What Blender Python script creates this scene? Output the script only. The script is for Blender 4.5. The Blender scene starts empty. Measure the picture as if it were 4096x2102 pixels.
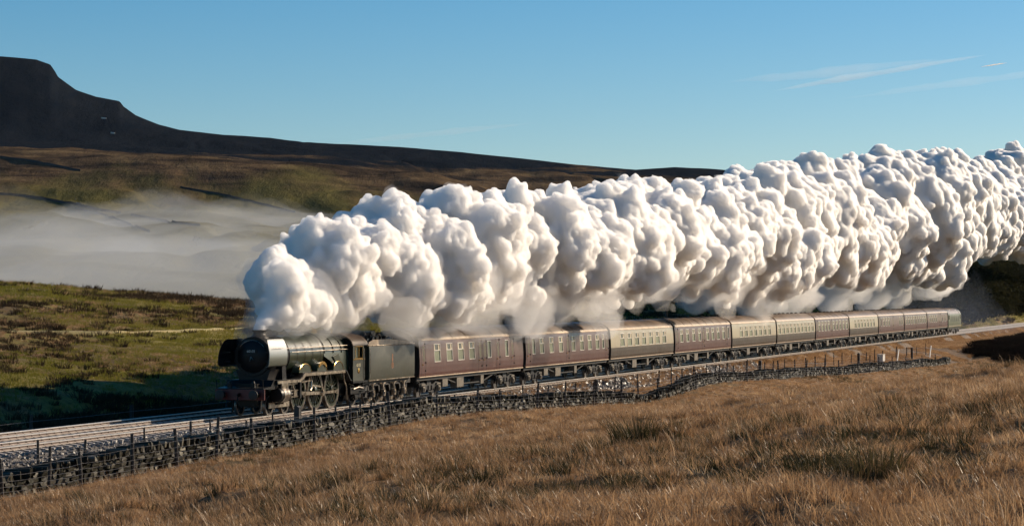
import bpy, math, random
import numpy as np
from mathutils import Vector, Matrix

random.seed(7)
rng = np.random.default_rng(7)
SC = bpy.context.scene
COL = SC.collection
R = math.radians

# ------------------------------------------------------------------ camera
FPX = 9716.0            # focal length in pixels of a 4096 wide picture
HOR = 1175.0            # picture row of the horizon
CAMZ = 5.85             # metres above the rail head (z = 0)
cam = bpy.data.cameras.new("camera")
cam.sensor_width = 36.0
cam.lens = 36.0 * FPX / 4096.0
cam.clip_start = 0.5
cam.clip_end = 150000.0
camo = bpy.data.objects.new("camera", cam)
COL.objects.link(camo)
camo.location = (0, 0, CAMZ)
camo.rotation_euler = (R(90) + math.atan((HOR - 1051.0) / FPX), 0, 0)
SC.camera = camo

# ------------------------------------------------------------------ light
SUN_AZ, SUN_EL = 58.0, 25.0          # azimuth from +Y towards +X
wd = bpy.data.worlds.new("World")
SC.world = wd
wd.use_nodes = True
nt = wd.node_tree
bg = nt.nodes["Background"]
sky = nt.nodes.new("ShaderNodeTexSky")
sky.sky_type = 'NISHITA'
sky.sun_disc = False
sky.sun_elevation = R(SUN_EL)
sky.sun_rotation = R(SUN_AZ)
sky.altitude = 300
sky.air_density = 0.85
sky.dust_density = 0.5
sky.ozone_density = 3.0
hs = nt.nodes.new("ShaderNodeHueSaturation")      # the photograph is richly developed: the whole sky a little more saturated
hs.inputs["Saturation"].default_value = 1.42
hs.inputs["Hue"].default_value = 0.493
nt.links.new(sky.outputs[0], hs.inputs["Color"])
nt.links.new(hs.outputs[0], bg.inputs[0])
bg.inputs[1].default_value = 0.078
sl = bpy.data.lights.new("sun", 'SUN')
sl.energy = 4.8
sl.angle = R(0.53)
sl.color = (1.0, 0.82, 0.61)
so = bpy.data.objects.new("sun", sl)
COL.objects.link(so)
az, el = R(SUN_AZ), R(SUN_EL)
LDIR = Vector((math.sin(az) * math.cos(el), math.cos(az) * math.cos(el), math.sin(el)))
so.rotation_euler = LDIR.to_track_quat('Z', 'Y').to_euler()
so.location = (300, 200, 200)
SC.view_settings.view_transform = 'Standard'
SC.view_settings.look = 'None'
SC.view_settings.exposure = 0.32
SC.view_settings.gamma = 1.0
SC.view_settings.use_curve_mapping = False
SC.render.engine = 'CYCLES'
cy = SC.cycles
cy.max_bounces = 48
cy.diffuse_bounces = 4
cy.glossy_bounces = 3
cy.transmission_bounces = 4
cy.transparent_max_bounces = 16
cy.volume_bounces = 40
cy.use_denoising = True
cy.use_adaptive_sampling = True
cy.adaptive_threshold = 0.02
cy.sample_clamp_indirect = 0.0

# ------------------------------------------------------------------ track frame
AL = R(17.7)
TX, TY = math.sin(AL), math.cos(AL)      # along the train, away from the locomotive
NX, NY = math.cos(AL), -math.sin(AL)     # across the track, towards the camera side
OX, OY = -6.574, 135.93                  # s = 0 between tender and first coach, d = 0 track centre


def W2(s, d):
    return OX + s * TX + d * NX, OY + s * TY + d * NY


def SD(x, y):
    return (x - OX) * TX + (y - OY) * TY, (x - OX) * NX + (y - OY) * NY


def s_at(u, d):
    """distance along the track at which the line d metres beside it is seen in picture column u"""
    k = (u - 2048.0) / FPX
    bx, by = OX + d * NX, OY + d * NY
    return (k * by - bx) / (TX - TY * k)


def z_at(v, s, d):
    x, y = W2(s, d)
    return CAMZ - (v - HOR) / FPX * y


# ------------------------------------------------------------------ noise
def _h(ix, iy, iz, seed):
    n = (ix * 374761393 + iy * 668265263 + iz * 2147483647 + seed * 1274126177) & 0xFFFFFFFF
    n = ((n ^ (n >> 13)) * 1274126177) & 0xFFFFFFFF
    n = n ^ (n >> 16)
    return (n & 0xFFFF) / 65535.0


def vnoise(x, y, seed=0):
    x = np.asarray(x, float); y = np.asarray(y, float)
    ix = np.floor(x).astype(np.int64); iy = np.floor(y).astype(np.int64)
    fx = x - ix; fy = y - iy
    fx = fx * fx * (3 - 2 * fx); fy = fy * fy * (3 - 2 * fy)
    o = np.zeros_like(ix)
    a = _h(ix, iy, o, seed); b = _h(ix + 1, iy, o, seed)
    c = _h(ix, iy + 1, o, seed); d = _h(ix + 1, iy + 1, o, seed)
    return (a + (b - a) * fx) * (1 - fy) + (c + (d - c) * fx) * fy


def fbm(x, y, seed=0, octv=4, gain=0.5):
    t = 0; a = 1; n = 0
    for i in range(octv):
        t = t + a * (vnoise(x * 2 ** i + 17.3 * i, y * 2 ** i - 9.1 * i, seed + i) - 0.5)
        n += a; a *= gain
    return 2 * t / n          # about -1..1


# ------------------------------------------------------------------ materials
def new_mat(name):
    m = bpy.data.materials.new(name)
    m.use_nodes = True
    n = m.node_tree
    return m, n, n.nodes["Principled BSDF"]


def ramp(n, fac, stops):
    r = n.nodes.new("ShaderNodeValToRGB")
    while len(r.color_ramp.elements) > 1:
        r.color_ramp.elements.remove(r.color_ramp.elements[0])
    for i, (p, c) in enumerate(stops):
        e = r.color_ramp.elements[0] if i == 0 else r.color_ramp.elements.new(p)
        e.position = p
        e.color = (*c, 1)
    n.links.new(fac, r.inputs[0])
    return r.outputs[0]


def noise_node(n, vec, scale, detail=4, rough=0.55, dist=0.0):
    t = n.nodes.new("ShaderNodeTexNoise")
    t.inputs["Scale"].default_value = scale
    t.inputs["Detail"].default_value = detail
    t.inputs["Roughness"].default_value = rough
    t.inputs["Distortion"].default_value = dist
    n.links.new(vec, t.inputs["Vector"])
    return t.outputs["Fac"]


def pos_node(n, scale=None):
    g = n.nodes.new("ShaderNodeNewGeometry")
    if scale is None:
        return g.outputs["Position"]
    mp = n.nodes.new("ShaderNodeMapping")
    mp.inputs["Scale"].default_value = scale
    n.links.new(g.outputs["Position"], mp.inputs["Vector"])
    return mp.outputs[0]


def mixc(n, fac, a, b, mode='MIX'):
    m = n.nodes.new("ShaderNodeMix")
    m.data_type = 'RGBA'
    m.blend_type = mode
    if isinstance(fac, (int, float)):
        m.inputs[0].default_value = fac
    else:
        n.links.new(fac, m.inputs[0])
    for i, v in ((6, a), (7, b)):
        if isinstance(v, tuple):
            m.inputs[i].default_value = (*v, 1)
        else:
            n.links.new(v, m.inputs[i])
    return m.outputs[2]


def mathn(n, op, a, b=None, clamp=False):
    m = n.nodes.new("ShaderNodeMath")
    m.operation = op
    m.use_clamp = clamp
    for i, v in enumerate((a, b)):
        if v is None:
            continue
        if isinstance(v, (int, float)):
            m.inputs[i].default_value = v
        else:
            n.links.new(v, m.inputs[i])
    return m.outputs[0]


def M(name, c1, c2=None, scale=2.0, rough=0.5, metal=0.0, bump=0.0, bscale=30.0, coat=0.0, lo=0.35, hi=0.7, rv=0.12, detail=5):
    """painted / metal / stone surface with grime: two colours mixed by noise, uneven gloss, fine relief"""
    m, n, p = new_mat(name)
    tc = n.nodes.new("ShaderNodeTexCoord").outputs["Object"]
    f = noise_node(n, tc, scale, detail, 0.6, 0.3)
    if c2 is None:
        c2 = tuple(v * 0.6 for v in c1)
    n.links.new(ramp(n, f, [(lo, c1), (hi, c2)]), p.inputs["Base Color"])
    p.inputs["Metallic"].default_value = metal
    f2 = noise_node(n, tc, scale * 3.1, 4)
    r = mathn(n, 'MULTIPLY_ADD', f2, rv * 2)
    r.node.inputs[2].default_value = rough - rv
    n.links.new(r, p.inputs["Roughness"])
    if coat:
        p.inputs["Coat Weight"].default_value = coat
        p.inputs["Coat Roughness"].default_value = 0.12
    if bump:
        b = n.nodes.new("ShaderNodeBump")
        b.inputs["Strength"].default_value = bump
        b.inputs["Distance"].default_value = 0.02
        n.links.new(noise_node(n, tc, bscale, 3), b.inputs["Height"])
        n.links.new(b.outputs[0], p.inputs["Normal"])
    return m


# ------------------------------------------------------------------ mesh building
class MB:
    def __init__(self):
        self.v = []; self.f = []; self.mi = []; self.cur = 0

    def add(self, vs, fs):
        o = len(self.v)
        self.v.extend(vs)
        for f in fs:
            self.f.append(tuple(i + o for i in f)); self.mi.append(self.cur)
        return self

    def box(self, x0, x1, y0, y1, z0, z1):
        if x0 > x1: x0, x1 = x1, x0
        if y0 > y1: y0, y1 = y1, y0
        if z0 > z1: z0, z1 = z1, z0
        vs = [(x, y, z) for z in (z0, z1) for y in (y0, y1) for x in (x0, x1)]
        return self.add(vs, [(0, 2, 3, 1), (4, 5, 7, 6), (0, 1, 5, 4), (2, 6, 7, 3), (0, 4, 6, 2), (1, 3, 7, 5)])

    def bbox(self, x0, x1, y0, y1, z0, z1, c=0.02):
        """box with chamfered long edges (octagonal section along its longest axis)"""
        d = [x1 - x0, y1 - y0, z1 - z0]
        ax = d.index(max(d))
        lo = [x0, y0, z0]; hi = [x1, y1, z1]
        a, b = [i for i in range(3) if i != ax]
        c = min(c, d[a] * .45, d[b] * .45)
        P = [(lo[a] + c, lo[b]), (hi[a] - c, lo[b]), (hi[a], lo[b] + c), (hi[a], hi[b] - c), (hi[a] - c, hi[b]), (lo[a] + c, hi[b]), (lo[a], hi[b] - c), (lo[a], lo[b] + c)]
        vs = []
        for e in (lo[ax], hi[ax]):
            for (pa, pb) in P:
                q = [0, 0, 0]; q[ax] = e; q[a] = pa; q[b] = pb
                vs.append(tuple(q))
        fs = [tuple(range(8)), tuple(range(15, 7, -1))] + [(i, i + 8, (i + 1) % 8 + 8, (i + 1) % 8) for i in range(8)]
        return self.add(vs, fs)

    def cyl(self, p0, p1, r0, r1=None, n=16, caps=True):
        r1 = r0 if r1 is None else r1
        p0 = Vector(p0); p1 = Vector(p1)
        ax = (p1 - p0).normalized()
        up = Vector((0, 0, 1)) if abs(ax.z) < .9 else Vector((1, 0, 0))
        e1 = ax.cross(up).normalized(); e2 = ax.cross(e1)
        vs = []
        for p, r in ((p0, r0), (p1, r1)):
            for i in range(n):
                a = 2 * math.pi * i / n
                vs.append(tuple(p + e1 * (r * math.cos(a)) + e2 * (r * math.sin(a))))
        fs = [(i, (i + 1) % n, n + (i + 1) % n, n + i) for i in range(n)]
        if caps:
            fs += [tuple(range(n - 1, -1, -1)), tuple(range(n, 2 * n))]
        return self.add(vs, fs)

    def lathe(self, org, axis, prof, n=24, caps=True, sx=1.0):
        """prof: list of (position along axis, radius)"""
        org = Vector(org); ax = Vector(axis).normalized()
        up = Vector((0, 0, 1)) if abs(ax.z) < .9 else Vector((0, 1, 0))
        e1 = ax.cross(up).normalized(); e2 = ax.cross(e1)
        vs = []
        for (h, r) in prof:
            for i in range(n):
                a = 2 * math.pi * i / n
                vs.append(tuple(org + ax * h + e1 * (r * math.cos(a) * sx) + e2 * (r * math.sin(a))))
        fs = []
        for j in range(len(prof) - 1):
            for i in range(n):
                fs.append((j * n + i, j * n + (i + 1) % n, (j + 1) * n + (i + 1) % n, (j + 1) * n + i))
        if caps:
            fs += [tuple(range(n - 1, -1, -1)), tuple(range((len(prof) - 1) * n, len(prof) * n))]
        return self.add(vs, fs)

    def prism(self, poly, a0, a1, axis='x'):
        """poly in the other two axes: x -> (y,z), y -> (x,z), z -> (x,y)"""
        n = len(poly); vs = []
        for a in (a0, a1):
            for (p, q) in poly:
                vs.append({'x': (a, p, q), 'y': (p, a, q), 'z': (p, q, a)}[axis])
        fs = [(i, (i + 1) % n, n + (i + 1) % n, n + i) for i in range(n)]
        fs += [tuple(range(n - 1, -1, -1)), tuple(range(n, 2 * n))]
        return self.add(vs, fs)

    def ring(self, cy_, cz, ro, ri, x0, x1, n=32):
        """flat ring, axis along x"""
        vs = []
        for x in (x0, x1):
            for r in (ri, ro):
                for i in range(n):
                    a = 2 * math.pi * i / n
                    vs.append((x, cy_ + r * math.cos(a), cz + r * math.sin(a)))
        fs = []
        for i in range(n):
            j = (i + 1) % n
            A, B, C, D = 0, n, 2 * n, 3 * n
            fs += [(A + i, A + j, B + j, B + i), (C + i, D + i, D + j, C + j), (B + i, B + j, D + j, D + i), (A + i, C + i, C + j, A + j)]
        return self.add(vs, fs)

    def tube(self, pts, r, n=6):
        pts = [Vector(p) for p in pts]
        vs = []
        for i, p in enumerate(pts):
            a = pts[max(i - 1, 0)]; b = pts[min(i + 1, len(pts) - 1)]
            ax = (b - a).normalized()
            up = Vector((0, 0, 1)) if abs(ax.z) < .9 else Vector((1, 0, 0))
            e1 = ax.cross(up).normalized(); e2 = ax.cross(e1)
            rr = r[i] if isinstance(r, (list, tuple)) else r
            for k in range(n):
                t = 2 * math.pi * k / n
                vs.append(tuple(p + e1 * (rr * math.cos(t)) + e2 * (rr * math.sin(t))))
        fs = []
        for i in range(len(pts) - 1):
            for k in range(n):
                fs.append((i * n + k, i * n + (k + 1) % n, (i + 1) * n + (k + 1) % n, (i + 1) * n + k))
        fs += [tuple(range(n - 1, -1, -1)), tuple(range((len(pts) - 1) * n, len(pts) * n))]
        return self.add(vs, fs)

    def bar(self, p0, p1, w, h, up=(0, 0, 1)):
        """flat bar from p0 to p1, h along up, w across"""
        p0 = Vector(p0); p1 = Vector(p1); ax = (p1 - p0).normalized()
        e1 = ax.cross(Vector(up)).normalized(); e2 = e1.cross(ax)
        vs = [tuple(p + e1 * (a * w / 2) + e2 * (b * h / 2)) for p in (p0, p1) for (a, b) in ((-1, -1), (1, -1), (1, 1), (-1, 1))]
        return self.add(vs, [(3, 2, 1, 0), (4, 5, 6, 7), (0, 1, 5, 4), (1, 2, 6, 5), (2, 3, 7, 6), (3, 0, 4, 7)])

    def mesh(self, name, mats, smooth=None):
        me = bpy.data.meshes.new(name)
        me.from_pydata(self.v, [], self.f)
        for m in (mats if isinstance(mats, (list, tuple)) else [mats]):
            me.materials.append(m)
        if self.cur or any(self.mi):
            me.polygons.foreach_set("material_index", self.mi)
        if smooth is not None:
            me.polygons.foreach_set("use_smooth", [True] * len(self.f))
            me.set_sharp_from_angle(angle=R(smooth))
        me.update()
        return me

    def build(self, name, mats, parent=None, smooth=35):
        return obj(name, self.mesh(name, mats, smooth), parent)


def obj(name, me, parent=None, loc=None, rot=None):
    o = bpy.data.objects.new(name, me)
    COL.objects.link(o)
    if parent is not None:
        o.parent = parent
    if loc is not None:
        o.location = loc
    if rot is not None:
        o.rotation_euler = rot
    return o


def tag(o, label=None, cat=None, group=None, kind=None):
    if label: o["label"] = label
    if cat: o["category"] = cat
    if group: o["group"] = group
    if kind: o["kind"] = kind
    return o


def empty(name, s, d, z=0.0, rz=-AL):
    o = bpy.data.objects.new(name, None)
    o.empty_display_size = 0.5
    x, y = W2(s, d)
    o.location = (x, y, z)
    o.rotation_euler = (0, 0, rz)
    COL.objects.link(o)
    return o


def np_mesh(name, V, Fq, mats, smooth=True):
    """mesh from numpy arrays; Fq (n,3) or (n,4)"""
    me = bpy.data.meshes.new(name)
    V = np.ascontiguousarray(V, np.float32); Fq = np.ascontiguousarray(Fq, np.int32)
    k = Fq.shape[1]
    me.vertices.add(len(V)); me.vertices.foreach_set("co", V.ravel())
    me.loops.add(Fq.size); me.loops.foreach_set("vertex_index", Fq.ravel())
    me.polygons.add(len(Fq))
    me.polygons.foreach_set("loop_start", np.arange(0, Fq.size, k, dtype=np.int32))
    me.update(calc_edges=True)
    me.validate()
    for m in (mats if isinstance(mats, (list, tuple)) else [mats]):
        me.materials.append(m)
    if smooth:
        me.polygons.foreach_set("use_smooth", np.ones(len(me.polygons), bool))
    me.update()
    return me


def grid_faces(nr, nc):
    i = np.arange(nr - 1)[:, None] * nc + np.arange(nc - 1)[None, :]
    return np.stack([i, i + 1, i + nc + 1, i + nc], -1).reshape(-1, 4)


# ------------------------------------------------------------------ scattering (uncountable things only)
def scatter(name, P, sc, rz, protos, tilt=None):
    """one object of instanced tufts / stones; P (n,3)"""
    me = bpy.data.meshes.new(name)
    n = len(P)
    me.vertices.add(n); me.vertices.foreach_set("co", np.ascontiguousarray(P, np.float32).ravel())
    a = me.attributes.new("sc", 'FLOAT', 'POINT'); a.data.foreach_set("value", np.ascontiguousarray(sc, np.float32))
    rot = np.zeros((n, 3), np.float32); rot[:, 2] = rz
    if tilt is not None: rot[:, :2] = tilt
    a = me.attributes.new("rot", 'FLOAT_VECTOR', 'POINT'); a.data.foreach_set("vector", rot.ravel())
    a = me.attributes.new("pick", 'INT', 'POINT'); a.data.foreach_set("value", rng.integers(0, len(protos), n).astype(np.int32))
    o = obj(name, me)
    c = bpy.data.collections.new(name + "_kinds")
    for i, pm in enumerate(protos):
        po = bpy.data.objects.new(f"{name}_kind_{i:02d}", pm)
        c.objects.link(po)
    g = bpy.data.node_groups.new(name, 'GeometryNodeTree')
    g.interface.new_socket("Geometry", in_out='INPUT', socket_type='NodeSocketGeometry')
    g.interface.new_socket("Geometry", in_out='OUTPUT', socket_type='NodeSocketGeometry')
    gi = g.nodes.new("NodeGroupInput"); go = g.nodes.new("NodeGroupOutput")
    ci = g.nodes.new("GeometryNodeCollectionInfo")
    ci.inputs["Collection"].default_value = c
    ci.inputs["Separate Children"].default_value = True
    ci.inputs["Reset Children"].default_value = True
    ip = g.nodes.new("GeometryNodeInstanceOnPoints")
    ip.inputs["Pick Instance"].default_value = True

    def attr(nm, t):
        q = g.nodes.new("GeometryNodeInputNamedAttribute"); q.data_type = t
        q.inputs[0].default_value = nm
        return q.outputs[0]
    er = g.nodes.new("FunctionNodeEulerToRotation")
    g.links.new(attr("rot", 'FLOAT_VECTOR'), er.inputs[0])
    g.links.new(gi.outputs[0], ip.inputs["Points"])
    g.links.new(ci.outputs[0], ip.inputs["Instance"])
    g.links.new(attr("pick", 'INT'), ip.inputs["Instance Index"])
    g.links.new(er.outputs[0], ip.inputs["Rotation"])
    g.links.new(attr("sc", 'FLOAT'), ip.inputs["Scale"])
    g.links.new(ip.outputs[0], go.inputs[0])
    md = o.modifiers.new("scatter", 'NODES'); md.node_group = g
    o["kind"] = "stuff"
    return o
# ------------------------------------------------------------------ terrain shapes
ZW_S = [-140, -60, -43, -22, -10, 5, 14.7, 24, 34, 61, 90, 122, 154, 190, 420]
ZW_Z = [-0.9, -0.55, -0.3, 0.0, -0.3, -0.6, -0.9, -0.75, -0.35, -0.85, -1.45, -1.8, -2.3, -2.7, -3.2]


def smooth_interp(x, xs, ys):
    """np.interp with eased (cosine) segments blended half and half, so lines have no sharp kinks"""
    xs = np.asarray(xs, float); ys = np.asarray(ys, float)
    x = np.asarray(x, float)
    i = np.clip(np.searchsorted(xs, x) - 1, 0, len(xs) - 2)
    t = np.clip((x - xs[i]) / (xs[i + 1] - xs[i]), 0, 1)
    t2 = t * t * (3 - 2 * t)
    t = 0.45 * t + 0.55 * t2
    return ys[i] + (ys[i + 1] - ys[i]) * t


def wall_base(s):
    return smooth_interp(s, ZW_S, ZW_Z)


D_WALL = 9.4


def sstep(a, b, x):
    t = np.clip((x - a) / (b - a), 0, 1)
    return t * t * (3 - 2 * t)


def near_z(s, d):
    """moor between camera and wall"""
    q = d - D_WALL
    slope = 0.123 - 0.045 * sstep(-40, 150, s)
    z = wall_base(s) + slope * q - (0.55 + 0.75 * sstep(10, 60, s)) * sstep(0, 9, q) * (1 - sstep(16, 36, q)) * sstep(-45, 20, s)
    z = z - 0.00055 * np.maximum(q - 28, 0) ** 2
    z = z - 0.72 * sstep(-78, -30, s) * sstep(10, 19, d) * (1 - sstep(40, 52, d))      # broad shallow hollow, so the wall shows beyond it
    amp = sstep(0.5, 6, q)
    z = z + amp * (0.34 * fbm(s / 9.0, d / 6.0, 3, 3) + 0.34 * fbm(s / 1.9, d / 1.5, 5, 3))
    # the rise beyond the end of the wall, its near face turned from the sun
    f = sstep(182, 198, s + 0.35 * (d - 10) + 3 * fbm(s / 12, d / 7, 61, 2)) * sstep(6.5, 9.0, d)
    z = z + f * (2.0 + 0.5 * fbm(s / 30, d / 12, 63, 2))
    f2 = np.exp(-((s - 128) / 13.0) ** 2 - ((d - 7.5) / 2.0) ** 2)
    return z - 0.8 * f2


def emb_z(s, d):
    zw = wall_base(s)
    ad = np.array([-8.4, -7.2, -6.4, -5.7, -1.7 - 3.4 + 1.0, 0, 1.75, 2.5, 3.2])
    az_ = np.array([-0.85, -0.95, -0.75, -0.30, -0.27, -0.27, -0.29, -0.85, -0.95])
    z = np.interp(d, ad, az_)
    zt = np.interp(d, [3.2, D_WALL], [0, 1])
    end = near_z(s, np.full_like(d, D_WALL))
    z = np.where(d > 3.2, -0.95 + (end + 0.95) * zt, z)
    z = z + sstep(3.2, 4.5, d) * 0.12 * fbm(s / 2.0, d / 1.5, 11, 3)
    return z


CR_U = [-3000, -800, 0, 500, 1010, 1500, 2000, 2400, 3000, 3700, 4096, 5000]
CR_V = [1075, 1092, 1134, 1168, 1213, 1225, 1190, 1135, 1100, 1080, 1082, 1085]
CR_Z = [330, 330, 330, 330, 330, 360, 420, 480, 600, 760, 800, 900]
BASE_D = -8.4


def field_z(x, y):
    """pasture and moor beyond the railway; x, y world"""
    k = x / y
    u = 2048 + k * FPX
    bx, by = OX + BASE_D * NX, OY + BASE_D * NY
    den = np.maximum(TX - TY * k, 0.02)
    sb = (k * by - bx) / den
    zb_y = by + sb * TY
    ec = (HOR - smooth_interp(u, CR_U, CR_V)) / FPX
    yc = np.maximum(np.interp(u, CR_U, CR_Z), zb_y * 1.3)
    f = (y - zb_y) / (yc - zb_y)
    zc = CAMZ + ec * yc
    bank = np.interp(-(SD(x, y)[1] - BASE_D), [0, 2.2, 4.0, 5.2], [0, 0.35, 1.15, 1.3])
    z = -0.85 + bank + (zc + 0.85 - 1.3) * np.clip(f, 0, 1) + 0.9 * np.sin(np.clip(f, 0, 1) * np.pi) * (u < 1e9)
    z = np.where(f > 1, zc - (y - yc) * (0.02 + 0.00045 * np.minimum(y - yc, 120)), z)
    a = sstep(3, 12, -(SD(x, y)[1] - BASE_D))
    z = z + a * (0.55 * fbm(x / 26, y / 26, 21, 3) + 0.34 * fbm(x / 5.0, y / 6.0, 23, 3))
    return z


SKY_PTS = [(-2500, 560), (-1500, 470), (-700, 265), (-300, 222), (0, 226), (143, 238), (199, 258), (219, 286), (230, 307), (302, 358), (382, 386), (477, 405), (493, 426), (541, 461), (636, 501), (715, 520), (890, 541), (1081, 552), (1208, 569), (1351, 576), (1590, 588), (1828, 607), (2067, 631), (2305, 660), (2544, 679), (2700, 669), (2910, 680), (3021, 687), (3500, 730), (4096, 770), (5500, 820)]
FU = [-2500, -800, 0, 300, 700, 1100, 1600, 2200, 3000, 4096, 5500]
FAR_ROWS = [
    (640, [1190, 1190, 1190, 1205, 1225, 1245, 1250, 1240, 1230, 1230, 1230]),
    (900, [1330, 1330, 1330, 1340, 1350, 1360, 1370, 1370, 1350, 1330, 1320]),
    (1250, [1300, 1280, 1270, 1275, 1280, 1290, 1300, 1300, 1290, 1290, 1290]),
    (1600, [1130, 1120, 1110, 1115, 1105, 1110, 1130, 1150, 1160, 1170, 1180]),
    (2000, [940, 930, 930, 945, 960, 990, 1030, 1070, 1090, 1100, 1110]),
    (2400, [760, 770, 790, 800, 830, 870, 920, 960, 1000, 1020, 1040]),
    (2850, [560, 580, 598, 602, 616, 645, 700, 770, 840, 900, 930]),
    (3200, [600, 612, 632, 648, 676, 704, 752, 815, 870, 910, 930]),
    (3700, [570, 578, 586, 592, 600, 615, 655, 730, 790, 840, 880]),
    (4060, [560, 560, 560, 560, 560, 585, 622, 700, 740, 800, 840]),
]


def build_far():
    us = np.concatenate([np.linspace(-2500, -150, 60), np.linspace(-150, 3200, 480)[1:], np.linspace(3200, 5500, 70)[1:]])
    rows = []; ys = []
    for (y, vs) in FAR_ROWS:
        rows.append(CAMZ + y * (HOR - smooth_interp(us, FU, vs)) / FPX); ys.append(y)
    sv = np.interp(us, [p[0] for p in SKY_PTS], [p[1] for p in SKY_PTS])
    rows.append(CAMZ + 4300 * (HOR - sv) / FPX); ys.append(4300)
    rows.append(rows[-1] + 3); ys.append(4420)
    rows.append(rows[-1] * 0.55); ys.append(5300)
    rows.append(rows[-1] * 0.2); ys.append(6400)
    rows = np.array(rows); ys = np.array(ys, float)
    Y = np.concatenate([np.linspace(640, 2400, 100), np.linspace(2400, 4300, 165)[1:], np.linspace(4300, 6400, 30)[1:]])
    i = np.clip(np.searchsorted(ys, Y) - 1, 0, len(ys) - 2)
    t = ((Y - ys[i]) / (ys[i + 1] - ys[i]))[:, None]
    # catmull-rom in distance
    i0 = np.maximum(i - 1, 0); i3 = np.minimum(i + 2, len(ys) - 1)
    p0, p1, p2, p3 = rows[i0], rows[i], rows[i + 1], rows[i3]
    h = (ys[i + 1] - ys[i])[:, None]
    m1 = (p2 - p0) / np.maximum(ys[i + 1] - ys[i0], 1)[:, None] * h
    m2 = (p3 - p1) / np.maximum(ys[i3] - ys[i], 1)[:, None] * h
    m1 = np.where(i[:, None] >= len(ys) - 4, p2 - p1, m1); m2 = np.where(i[:, None] >= len(ys) - 4, p2 - p1, m2)
    Z = (2 * t ** 3 - 3 * t ** 2 + 1) * p1 + (t ** 3 - 2 * t ** 2 + t) * m1 + (-2 * t ** 3 + 3 * t ** 2) * p2 + (t ** 3 - t ** 2) * m2
    X = ((us - 2048) / FPX)[None, :] * Y[:, None]
    YY = np.repeat(Y[:, None], len(us), 1)
    # gullies running down the slopes
    gl = np.abs(fbm(X / 240 + .35 * fbm(X / 90, YY / 90, 51, 2), YY / 1500, 53, 3))
    Z = Z - 10 * np.exp(-(gl / .10) ** 2) * sstep(1500, 2100, YY) * (1 - sstep(3900, 4250, YY))
    a = (sstep(1300, 2000, YY) * (1 - 0.85 * sstep(4150, 4300, YY)))
    Z = Z + a * (17 * fbm(X / 520, YY / 380, 31, 3) + 9 * fbm(X / 150, YY / 110, 33, 3) + 2.6 * fbm(X / 34, YY / 40, 35, 3))
    # gritstone edges just under the summit
    return us, Y, X, YY, Z


FAR = build_far()


def far_z(x, y):
    us, Y, X, YY, Z = FAR
    u = 2048 + x / y * FPX
    fu = np.interp(u, us, np.arange(len(us)))
    j = np.clip(np.floor(fu).astype(int), 0, len(us) - 2); a = np.clip(fu - j, 0, 1)
    i = np.clip(np.searchsorted(Y, y) - 1, 0, len(Y) - 2); b = np.clip((y - Y[i]) / (Y[i + 1] - Y[i]), 0, 1)
    return (Z[i, j] * (1 - a) + Z[i, j + 1] * a) * (1 - b) + (Z[i + 1, j] * (1 - a) + Z[i + 1, j + 1] * a) * b


def far_hit(u, v, y0=1350, y1=4300):
    """where the sight line of picture point (u, v) meets the far hills"""
    k = (u - 2048) / FPX; e = (HOR - v) / FPX
    ys = np.linspace(y0, y1, 1500)
    z = far_z(k * ys, ys)
    g = z - (CAMZ + e * ys)
    hit = np.where(g > 0)[0]
    i = hit[0] if len(hit) else len(ys) - 1
    return k * ys[i], ys[i], z[i]


def ground_z(s, d):
    """height of whatever ground is at (s, d), scalars or arrays"""
    s = np.asarray(s, float); d = np.asarray(d, float)
    x, y = W2(s, d)
    return np.where(d >= D_WALL, near_z(s, d), np.where(d >= BASE_D, emb_z(s, d), field_z(x, np.maximum(y, 30))))


# ------------------------------------------------------------------ ground materials
def mat_moor():
    m, n, p = new_mat("dead_moor_grass_ground")
    pos = pos_node(n)
    f1 = noise_node(n, pos, 0.16, 5, 0.6)
    f2 = noise_node(n, pos, 1.7, 6, 0.7)
    c = ramp(n, f2, [(0.3, (0.08, 0.047, 0.023)), (0.5, (0.23, 0.138, 0.068)), (0.7, (0.38, 0.24, 0.125))])
    c2 = ramp(n, f2, [(0.3, (0.045, 0.036, 0.014)), (0.7, (0.15, 0.11, 0.042))])
    c = mixc(n, ramp(n, f1, [(0.5, (0, 0, 0)), (0.68, (0.8,) * 3)]), c, c2)
    n.links.new(c, p.inputs["Base Color"])
    p.inputs["Roughness"].default_value = 0.9
    p.inputs["Specular IOR Level"].default_value = 0.15
    b = n.nodes.new("ShaderNodeBump"); b.inputs["Strength"].default_value = 0.8; b.inputs["Distance"].default_value = 0.15
    n.links.new(noise_node(n, pos, 5, 5, 0.7), b.inputs["Height"]); n.links.new(b.outputs[0], p.inputs["Normal"])
    return m


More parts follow.
